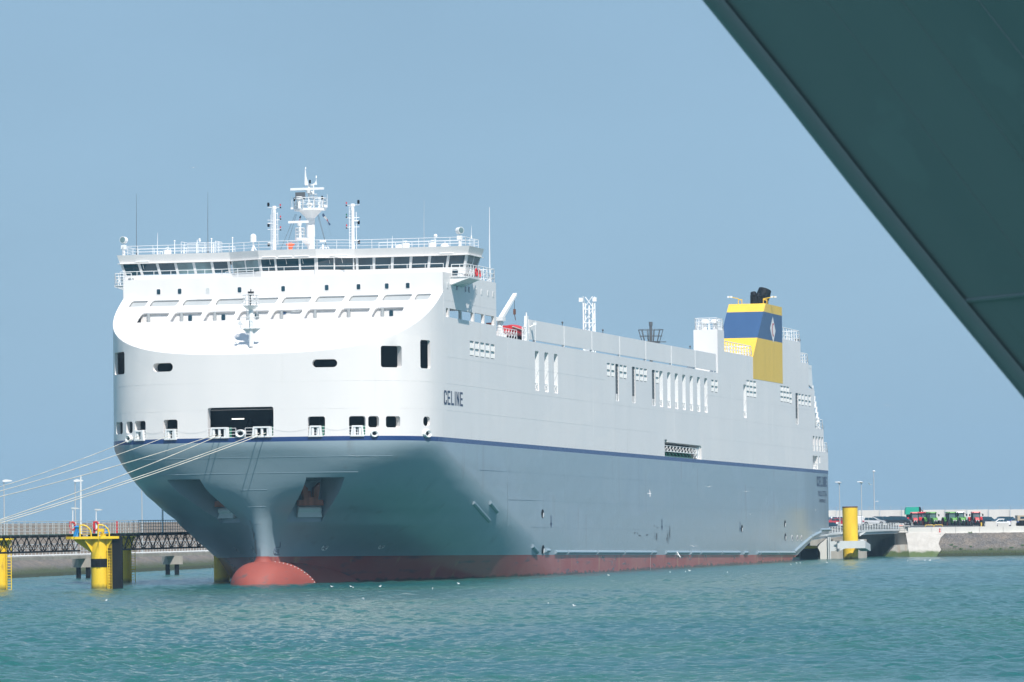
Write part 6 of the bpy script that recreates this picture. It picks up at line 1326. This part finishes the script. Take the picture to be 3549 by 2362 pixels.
cars = [('hatch', 'c_silver', (64.45, 900, 4.55), -.15, 'silver hatchback seen side on behind the bridge railing'), ('suv', 'c_grey', (66.6, 908, 4.5), -.35, 'dark grey car half hidden behind the silver hatchback'), ('suv', 'c_black', (68.9, 902, 4.5), PI - .1 + PI, 'black estate car left of the leftmost red tractor'),
        ('van', 'c_white', (60.3, 880, 4.5), PI / 2, 'small white van right beside the large yellow pile'), ('sedan', 'c_red', (57.4, 890, 4.55), .15, 'bright red car between the ship stern and the yellow pile'), ('hatch', 'c_navy', (53.3, 845, 3.75), .5, 'dark navy car lowest beside the ship stern'),
        ('van', 'c_white', (60.2, 925, 4.5), .2, 'white car behind the red car, left of the yellow pile'), ('suv', 'c_navy', (57.8, 930, 4.55), 0, 'dark car at the far left behind the red car'), ('suv', 'c_grey', (70.4, 918, 4.5), .1, 'dark car tucked behind the mirror of the leftmost tractor'),
        ('suv', 'c_navy', (87.2, 935, 4.2), .1, 'dark blue estate car just right of the rightmost red tractor'), ('suv', 'c_grey', (88.7, 945, 4.2), .15, 'grey car behind, between the dark estate and the white saloon'), ('sedan', 'c_white', (88.2, 915, 4.0), -2.9, 'white low saloon behind the largest concrete block'),
        ('suv', 'c_black', (91.8, 935, 4.15), .1, 'black estate car near the right edge, behind the blue saloon'), ('sedan', 'c_blue', (90.8, 905, 4.05), .15, 'bright blue saloon behind the middle concrete block'), ('sedan', 'c_white', (86.6, 900, 3.95), -2.7, 'white car close behind the yellow post, nose behind the block')]
for a in cars: car(*a)
def tractor(col_, loc, yaw, label, white=False):
    r = empty('tractor', loc, label, 'tractor', 'tractors parked on the quay', yaw)   # faces -Y
    cm = M[col_]; mb = MB(); mb.prism([(-2.3, .75), (-2.35, 1.25), (-2.1, 1.62), (-.6, 1.78), (-.6, .75)], -.36, .36, lambda p, t: (t, p[0], p[1])); mb.build('bonnet', [cm], r)
    mb = MB(); mb.box(-.3, .3, -2.42, -2.33, .75, 1.3); mb.box(-.4, .4, -2.3, .8, .5, .76); mb.build('grille', ['black'], r)
    for s in (-1, 1): m = MB(); m.box(s * .2 - .09, s * .2 + .09, -2.45, -2.4, 1.1, 1.25); m.build('headlight', ['fit'], r)
    mb = MB()
    for x in (-.72, .72):
        for y0, y1 in ((-.55, -.75), (.95, .95)): mb.bar((x, y0, 1.0), (x * .93, y1 + .1, 2.62), .09)
        mb.bar((x, .3, 1.0), (x * .95, .3, 2.62), .06)
    mb.box(-.75, .75, -.6, 1.0, .9, 1.35); mb.build('cab_frame', ['black'], r)
    mb = MB(); mb.hexa([(-.68, -.54, 1.35), (.68, -.54, 1.35), (.68, .93, 1.35), (-.68, .93, 1.35), (-.62, -.66, 2.6), (.62, -.66, 2.6), (.62, .95, 2.6), (-.62, .95, 2.6)]); mb.build('cab_glass', ['clearglass'], r)
    mb = MB(); mb.hexa([(-.8, -.85, 2.6), (.8, -.85, 2.6), (.8, 1.1, 2.6), (-.8, 1.1, 2.6), (-.72, -.75, 2.82), (.72, -.75, 2.82), (.72, 1.0, 2.82), (-.72, 1.0, 2.82)]); mb.build('cab_roof', ['fit' if white else cm], r)
    for s in (-1, 1):
        t, m = MB(), MB(); t.cyl((s * .78, -1.6, .62), (s * 1.2, -1.6, .62), .62, None, 20)
        for k in range(14):
            a = k * 2 * PI / 14; c = Vector((0, math.cos(a) * .62 - 1.6, math.sin(a) * .62 + .62)); t.bar((s * .8, c.y, c.z), (s * 1.19, c.y + .05, c.z), .09, .09)
        m.cyl((s * .76, -1.6, .62), (s * 1.12, -1.6, .62), .3, None, 12); m.cyl((s * 1.2, -1.6, .62), (s * 1.22, -1.6, .62), .33, None, 12); w_ = t.build('front_wheel', ['tyre'], r); m.build('rim', ['red' if col_ == 'green' else 'rim'], w_)
        t, m = MB(), MB(); t.cyl((s * .75, 1.1, .85), (s * 1.3, 1.1, .85), .85, None, 22); m.cyl((s * .74, 1.1, .85), (s * 1.31, 1.1, .85), .45, None, 12); w_ = t.build('rear_wheel', ['tyre'], r); m.build('rim', ['red' if col_ == 'green' else 'rim'], w_)
        mb = MB(); mb.prism([(.1, 1.2), (.25, 1.65), (.7, 1.86), (1.4, 1.8), (1.9, 1.4), (1.4, 1.7), (.7, 1.76), (.35, 1.55), (.2, 1.2)], s * .72, s * 1.28, lambda p, t: (t, p[0], p[1])); mb.box(min(s * .72, s * 1.28), max(s * .72, s * 1.28), .12, .2, 1.1, 1.65); mb.build('mudguard', [cm], r)
        mb = MB(); mb.box(s * 1.2 - .12, s * 1.2 + .12, -.75, -.7, 2.0, 2.4); mb.bar((s * .75, -.65, 2.45), (s * 1.15, -.72, 2.35), .05); mb.build('mirror', ['black'], r)
        mb = MB(); mb.box(s * .6 - .1, s * .6 + .1, -.92, -.85, 2.62, 2.74); mb.build('work_lamp', ['black'], r)
    mb = MB(); mb.cyl((-.62, -.7, 1.2), (-.62, -.7, 2.75), .07, None, 8); mb.build('exhaust', ['black'], r)
    mb = MB(); mb.box(-.35, .35, -2.75, -2.4, .4, .62); mb.build('front_linkage', ['black'], r)
for a in [('red', (73.7, 925, 4.02), .0, 'leftmost red tractor facing the viewer, below the green trailer'), ('red', (75.55, 931, 4.05), -.25, 'second red tractor, half hidden behind the leftmost one'), ('green', (76.8, 925, 4.0), .25, 'leftmost green tractor, beside the two red ones'), ('green', (80.4, 925, 3.98), .22, 'green tractor in the middle of the row with pale dusty grille'),
          ('green', (82.6, 932, 4.0), .2, 'green tractor right of the middle, partly hidden by the rightmost red one', True), ('green', (83.3, 940, 4.0), .1, 'green tractor with white roof at the back of the row', True), ('red', (84.7, 922, 3.95), .05, 'rightmost red tractor in the row')]: tractor(*a)
tr = empty('farm_trailer', (75.2, 948, 4.1), 'teal green high sided farm trailer behind the two red tractors', 'trailer'); mb = MB(); mb.prism([(-1.45, 2.3), (1.1, 2.3), (1.1, 3.7), (-1.25, 3.7), (-1.45, 3.2)], -1, 1.5, lambda p, t: (p[0], t, p[1])); mb.build('box', ['teal'], tr); mb = MB(); mb.prism([(1.1, 2.3), (1.5, 2.5), (1.5, 3.5), (1.35, 3.72), (1.1, 3.72)], -1, 1.5, lambda p, t: (p[0], t, p[1])); mb.build('end_board', ['black'], tr)
mb = MB(); mb.tube([(1.4, -.5, 3.1), (1.8, -.5, 3.1), (1.85, -.5, 2.6), (1.85, -.5, 1.4)], .08, 6); mb.box(-1.2, 1.4, -.6, .6, 1.0, 2.3)
for x in (-.9, .9): mb.cyl((x, -1, .6), (x, 1, .6), .6, None, 14)
mb.build('chassis', ['black'], tr)
tk = empty('flatbed_truck', (82.3, 800, 4.1), 'sand coloured truck with black front cut off by the right edge of the picture', 'truck')
mb = MB(); mb.box(-1.95, 1.4, 2, 6, .95, 1.9); mb.build('body', ['tan'], tk); mb = MB(); mb.prism([(-2.4, .25), (2, .25), (2, .8), (-2.1, .8), (-2.45, .6)], 0, 2.4, lambda p, t: (p[0], t, p[1])); mb.box(-1.7, 1.4, 1.2, 2, .8, 1.1); mb.build('bumper', ['black'], tk)
for x in (-1.5, .2): mb = MB(); mb.box(x, x + .9, 1.97, 2.0, 1.35, 1.7); mb.build('window', ['glass'], tk)
mb = MB(); mb.box(-1.0, -.6, -.03, 0, .3, .5); mb.build('number_plate', ['fit'], tk)
for x in (-1.4, 1.4): mb = MB(); mb.cyl((x, 1, .35), (x, 1.5, .35), .4, None, 14); mb.build('wheel', ['tyre'], tk)

# ================================================================ NEAR SHIP OVERHANGING THE TOP RIGHT
def near_material():
    m, n, p = new_mat('near_hull_paint'); L = n.links.new
    tc = N(n, 'ShaderNodeTexCoord')
    def nz(scale, s3, lo, hi, a, b, det=5, rot=(0, -.90, 0)):
        mp0 = N(n, 'ShaderNodeMapping'); mp0.inputs['Rotation'].default_value = rot; L(tc.outputs['Object'], mp0.inputs[0]); mp = N(n, 'ShaderNodeMapping'); mp.inputs['Scale'].default_value = s3; L(mp0.outputs[0], mp.inputs[0])
        z = N(n, 'ShaderNodeTexNoise'); z.inputs['Scale'].default_value = scale; z.inputs['Detail'].default_value = det; L(mp.outputs[0], z.inputs[0])
        q = N(n, 'ShaderNodeMapRange'); q.inputs[1].default_value = lo; q.inputs[2].default_value = hi; q.inputs[3].default_value = a; q.inputs[4].default_value = b; L(z.outputs[0], q.inputs[0]); return q
    def mix(f, A, Bc):
        x = N(n, 'ShaderNodeMix', data_type='RGBA'); L(f.outputs[0], x.inputs[0])
        for s_, v in ((6, A), (7, Bc)):
            if isinstance(v, tuple): x.inputs[s_].default_value = (*v, 1)
            else: L(v, x.inputs[s_])
        return x.outputs[2]
    c = mix(nz(.5, (.12, 1, 1), .35, .65, 0, 1), (.235, .265, .255), (.285, .305, .29))
    c = mix(nz(2.4, (.05, 1, 1), .58, .70, 0, .35), c, (.17, .17, .13))
    c = mix(nz(1.1, (1, 1, 1), .62, .66, 0, .3, 8), c, (.31, .36, .34))
    L(c, p.inputs['Base Color']); p.inputs['Roughness'].default_value = .3; p.inputs['Specular IOR Level'].default_value = .7
    b_ = N(n, 'ShaderNodeBump'); b_.inputs['Strength'].default_value = .5; b_.inputs['Distance'].default_value = .03; L(nz(1.3, (.3, 1, 1), 0, 1, 0, 1, 2).outputs[0], b_.inputs['Height']); L(b_.outputs[0], p.inputs['Normal'])
    return m
M["near"] = near_material()
nh = empty('overhanging_bow', (0, 45, 0), 'dark teal flared bow of a nearer ship hanging into the upper right corner', 'ship')
STEM = [(-6.0, 20.0), (-3.2, 16.9), (-.9, 14.1), (.6, 12.25), (1.75, 10.81), (2.40, 9.98), (3.09, 9.07), (3.85, 8.10), (4.58, 7.19), (6.2, 5.1), (8.4, 2.2), (10.6, -1.0)]
def stem_x(z):
    return float(np.interp(-z, [-b for _, b in STEM], [a for a, _ in STEM]))
def near_b(d): return math.sqrt(d * d + 2 * .03 * d) + .10 * d * d / (1 + .05 * d) + .012 * math.sin(d * 5.2) * min(1, d)
def near_side(sg, name):
    mb = MB(); rows = []; zs = list(np.linspace(-1, 20, 64))
    for z in zs:
        x0 = stem_x(z); r = []
        for k in range(60):
            d = 55 * (k / 59) ** 3.2; hb_ = 8.5 + .35 * z
            b = near_b(d); b = (b ** -5 + hb_ ** -5) ** -.2 if b > 1e-6 else 0
            r.append((x0 + d + .085, -sg * b, z))
        rows.append(mb.pts(r))
    for a, b in zip(rows[:-1], rows[1:]):
        for k in range(59): mb.face((a + k, a + k + 1, b + k + 1, b + k) if sg > 0 else (a + k, b + k, b + k + 1, a + k + 1))
    return mb.build(name, ['near'], nh, True, 60, False)
near_side(1, 'bow_plating_near'); near_side(-1, 'bow_plating_far')
for o in nh.children: o.name = 'bow_plating'
mb = MB(); mb.poly([(stem_x(20), 0, 20), (stem_x(20) + 12, -13, 20), (55, -13, 20), (55, 13, 20), (stem_x(20) + 12, 13, 20)]); mb.build('deck', ['near'], nh, recalc=False)
def near_pt(z, d): b = near_b(d); return Vector((stem_x(z) + d + .085, -b - .004, z))
mb = MB(); mb.tube([near_pt(8.06 + .045 * d, d) for d in [0, .02, .06, .12, .2, .3, .45, .6, .8, 1.1, 1.5, 2, 2.6, 3.4, 4.5]], .022, 6); mb.build('weld_seam', ['near'], nh, True)
mb = MB(); R = []
for z in np.linspace(-1, 20, 90):   # rounded stem bar: half pipe from side to side
    x0 = stem_x(z); R.append(mb.pts([(x0 + .15 * (1 - math.cos(a)) , -.17 * math.sin(a), z) for a in [math.radians(t) for t in range(-100, 101, 20)]]))
for a, b in zip(R[:-1], R[1:]):
    for k in range(10): mb.face((a + k, a + k + 1, b + k + 1, b + k))
mb.build('stem_bar', ['near'], nh, True, 60, False)
mb = MB(); mb.tube([near_pt(z, 1.75 + .02 * z) for z in np.linspace(3, 16, 60)], .009, 5); mb.build('plate_seam', ['near'], nh, True)
for dd in (.55, 1.1, 2.4):
    mb = MB(); mb.tube([near_pt(z, dd + .03 * z) for z in np.linspace(3, 16, 60)], .004, 5); mb.build('plate_seam', ['near'], nh, True)

# ================================================================ GULLS
def sitting_gull(x, y, label, yaw):
    r = empty('gull', (x, y, .02), label, 'gull', 'gulls on the water', yaw); r.scale = (.6, .6, .6); mb = MB(); mb.sphere((0, 0, .07), .11, 10, (2.0, .9, .95)); mb.sphere((.2, 0, .22), .065, 8); mb.cyl((.15, 0, .1), (.2, 0, .22), .05, .045, 6); mb.cyl((.25, 0, .22), (.34, 0, .2), .018, .006, 5); mb.build('body', ['feather'], r, True)
    mb = MB(); mb.sphere((-.08, 0, .12), .1, 8, (2.0, .8, .6)); mb.build('folded_wing', ['wing'], r, True)
def flying_gull(x, y, z, label, yaw, bank, dih, mat='feather'):
    r = empty('flying_gull', (x, y, z), label, 'gull', 'gulls in flight'); r.rotation_euler = (bank, 0, yaw); r.scale = (.5, .5, .5)
    mb = MB(); mb.lathe((-.24, 0, 0), [(.01, 0), (.06, .1), (.075, .25), (.05, .4), (.045, .48), (.012, .56)], 8, (1, 0, 0)); mb.prism([(-.24, -.02), (-.4, -.08), (-.4, .08), (-.24, .02)], -.01, .01, lambda p, t: (p[0], p[1], t)); mb.build('body', ['feather'], r, True)
    for s in (-1, 1):
        mb = MB(); e = math.sin(dih)
        P = [((.12, .04, .02), (-.1, .04, .02)), ((.16, .32, .02 + .3 * e), (-.06, .32, .02 + .28 * e)), ((.06, .66, .02 + .38 * e), (-.08, .6, .02 + .36 * e)), ((-.02, .74, .02 + .36 * e), (-.05, .73, .02 + .36 * e))]
        for (a, b), (c, d) in zip(P[:-1], P[1:]):
            q = [Vector((p[0], p[1] * s, p[2])) for p in (a, b, d, c)]; mb.hexa(q + [v + Vector((0, 0, .018)) for v in q])
        mb.build('wing', [mat], r)
wg = [(-17.7, 485.1, 'gull on the water just right of the red bulb'), (-15.8, 483.1, 'left gull of the close pair below the dark bow'), (-15.3, 474.3, 'right and larger gull of the close pair below the dark bow'), (-13.0, 482.4, 'gull on the water right of the close pair below the bow'), (-7.6, 460.6, 'gull on open water a little in front of the starboard bow'), (-5.6, 496.4, 'gull close against the hull below the shoulder of the bow'),
      (-12.2, 403.8, 'white gull alone on the water well below the bulb'), (-33.8, 414.8, 'gull alone on the water below the nearest yellow dolphin'), (2.4, 367.0, 'left gull of the two nearest, low in the middle of the picture'), (4.2, 358.1, 'right gull of the two nearest, low in the middle of the picture'), (17.8, 576.9, 'left of three gulls in front of the middle of the hull'), (19.6, 577.9, 'middle of three gulls in front of the middle of the hull'),
      (20.5, 589.9, 'right of three gulls in front of the middle of the hull'), (23.9, 565.7, 'gull alone in front of the after part of the hull'), (35.6, 647.9, 'largest gull near the end of the red boot band'), (37.4, 667.0, 'left of two small gulls under the stern'), (38.1, 670.5, 'right of two small gulls under the stern'), (41.6, 669.4, 'gull between the stern and the large yellow pile'),
      (53.4, 683.2, 'leftmost of three gulls in front of the right quay'), (55.8, 684.2, 'middle one of three gulls in front of the right quay'), (56.4, 683.2, 'rightmost of three gulls in front of the right quay'), (10.3, 552.7, 'gull by the waterline left of the middle of the hull')]
for k, (x, y, l) in enumerate(wg): sitting_gull(x, y, l, rng.uniform(0, 6.28))
fg = [(-26.52, 420, 36.14, 'gull gliding high in the sky above the left whip antennas', PI / 2, 0, .1, 'wing'), (12.7, 470, 8.58, 'gull with upright wings in front of the middle of the grey hull', .2, 1.3, .1, 'wing'), (19.36, 500, 9.29, 'gull with raised wings below the side recess', PI / 2 + .3, 0, .5, 'feather'), (24.04, 520, 8.9, 'gull with flat wings in front of the after hull', PI / 2, 0, .1, 'feather'),
      (17.8, 500, 3.4, 'gull flying just above the middle side fenders', PI / 2 - .2, .1, .35, 'feather'), (15.62, 480, 2.73, 'gull banking steeply in front of the side fenders', .8, .9, .2, 'feather'), (33.58, 560, 6.94, 'gull flying low in front of the stern under the lettering', PI / 2, 0, .1, 'wing'), (26.3, 560, 6.58, 'dark winged gull left of the freeing port on the after hull', PI / 2, 0, .05, 'wing'), (35.45, 500, 9.33, 'gull flying between the bridge lamps and the tall mast', PI / 2 + .8, .3, .4, 'feather'), (37.24, 500, 17.16, 'tiny gull in the open sky right of the stern', PI / 2, .2, .4, 'feather')]
for x, y, z, l, yw_, bk, dh, m_ in fg: flying_gull(x, y, z, l, yw_, bk, dh, m_)

# ================================================================ AIR
mb = MB(); mb.box(-1600, 1600, -250, 2700, -5, 52); hz = mb.build('haze', [], None)
hm = bpy.data.materials.new('harbour_haze'); hm.use_nodes = True; hn = hm.node_tree; hn.nodes.clear()
ho = hn.nodes.new('ShaderNodeOutputMaterial'); hv = hn.nodes.new('ShaderNodeVolumePrincipled'); hv.inputs['Color'].default_value = (.46, .76, 1, 1); hv.inputs['Density'].default_value = .00012; hv.inputs['Anisotropy'].default_value = 0
hn.links.new(hv.outputs[0], ho.inputs['Volume']); hz.data.materials.append(hm); tag(hz, kind='stuff')
bpy.context.view_layer.update()
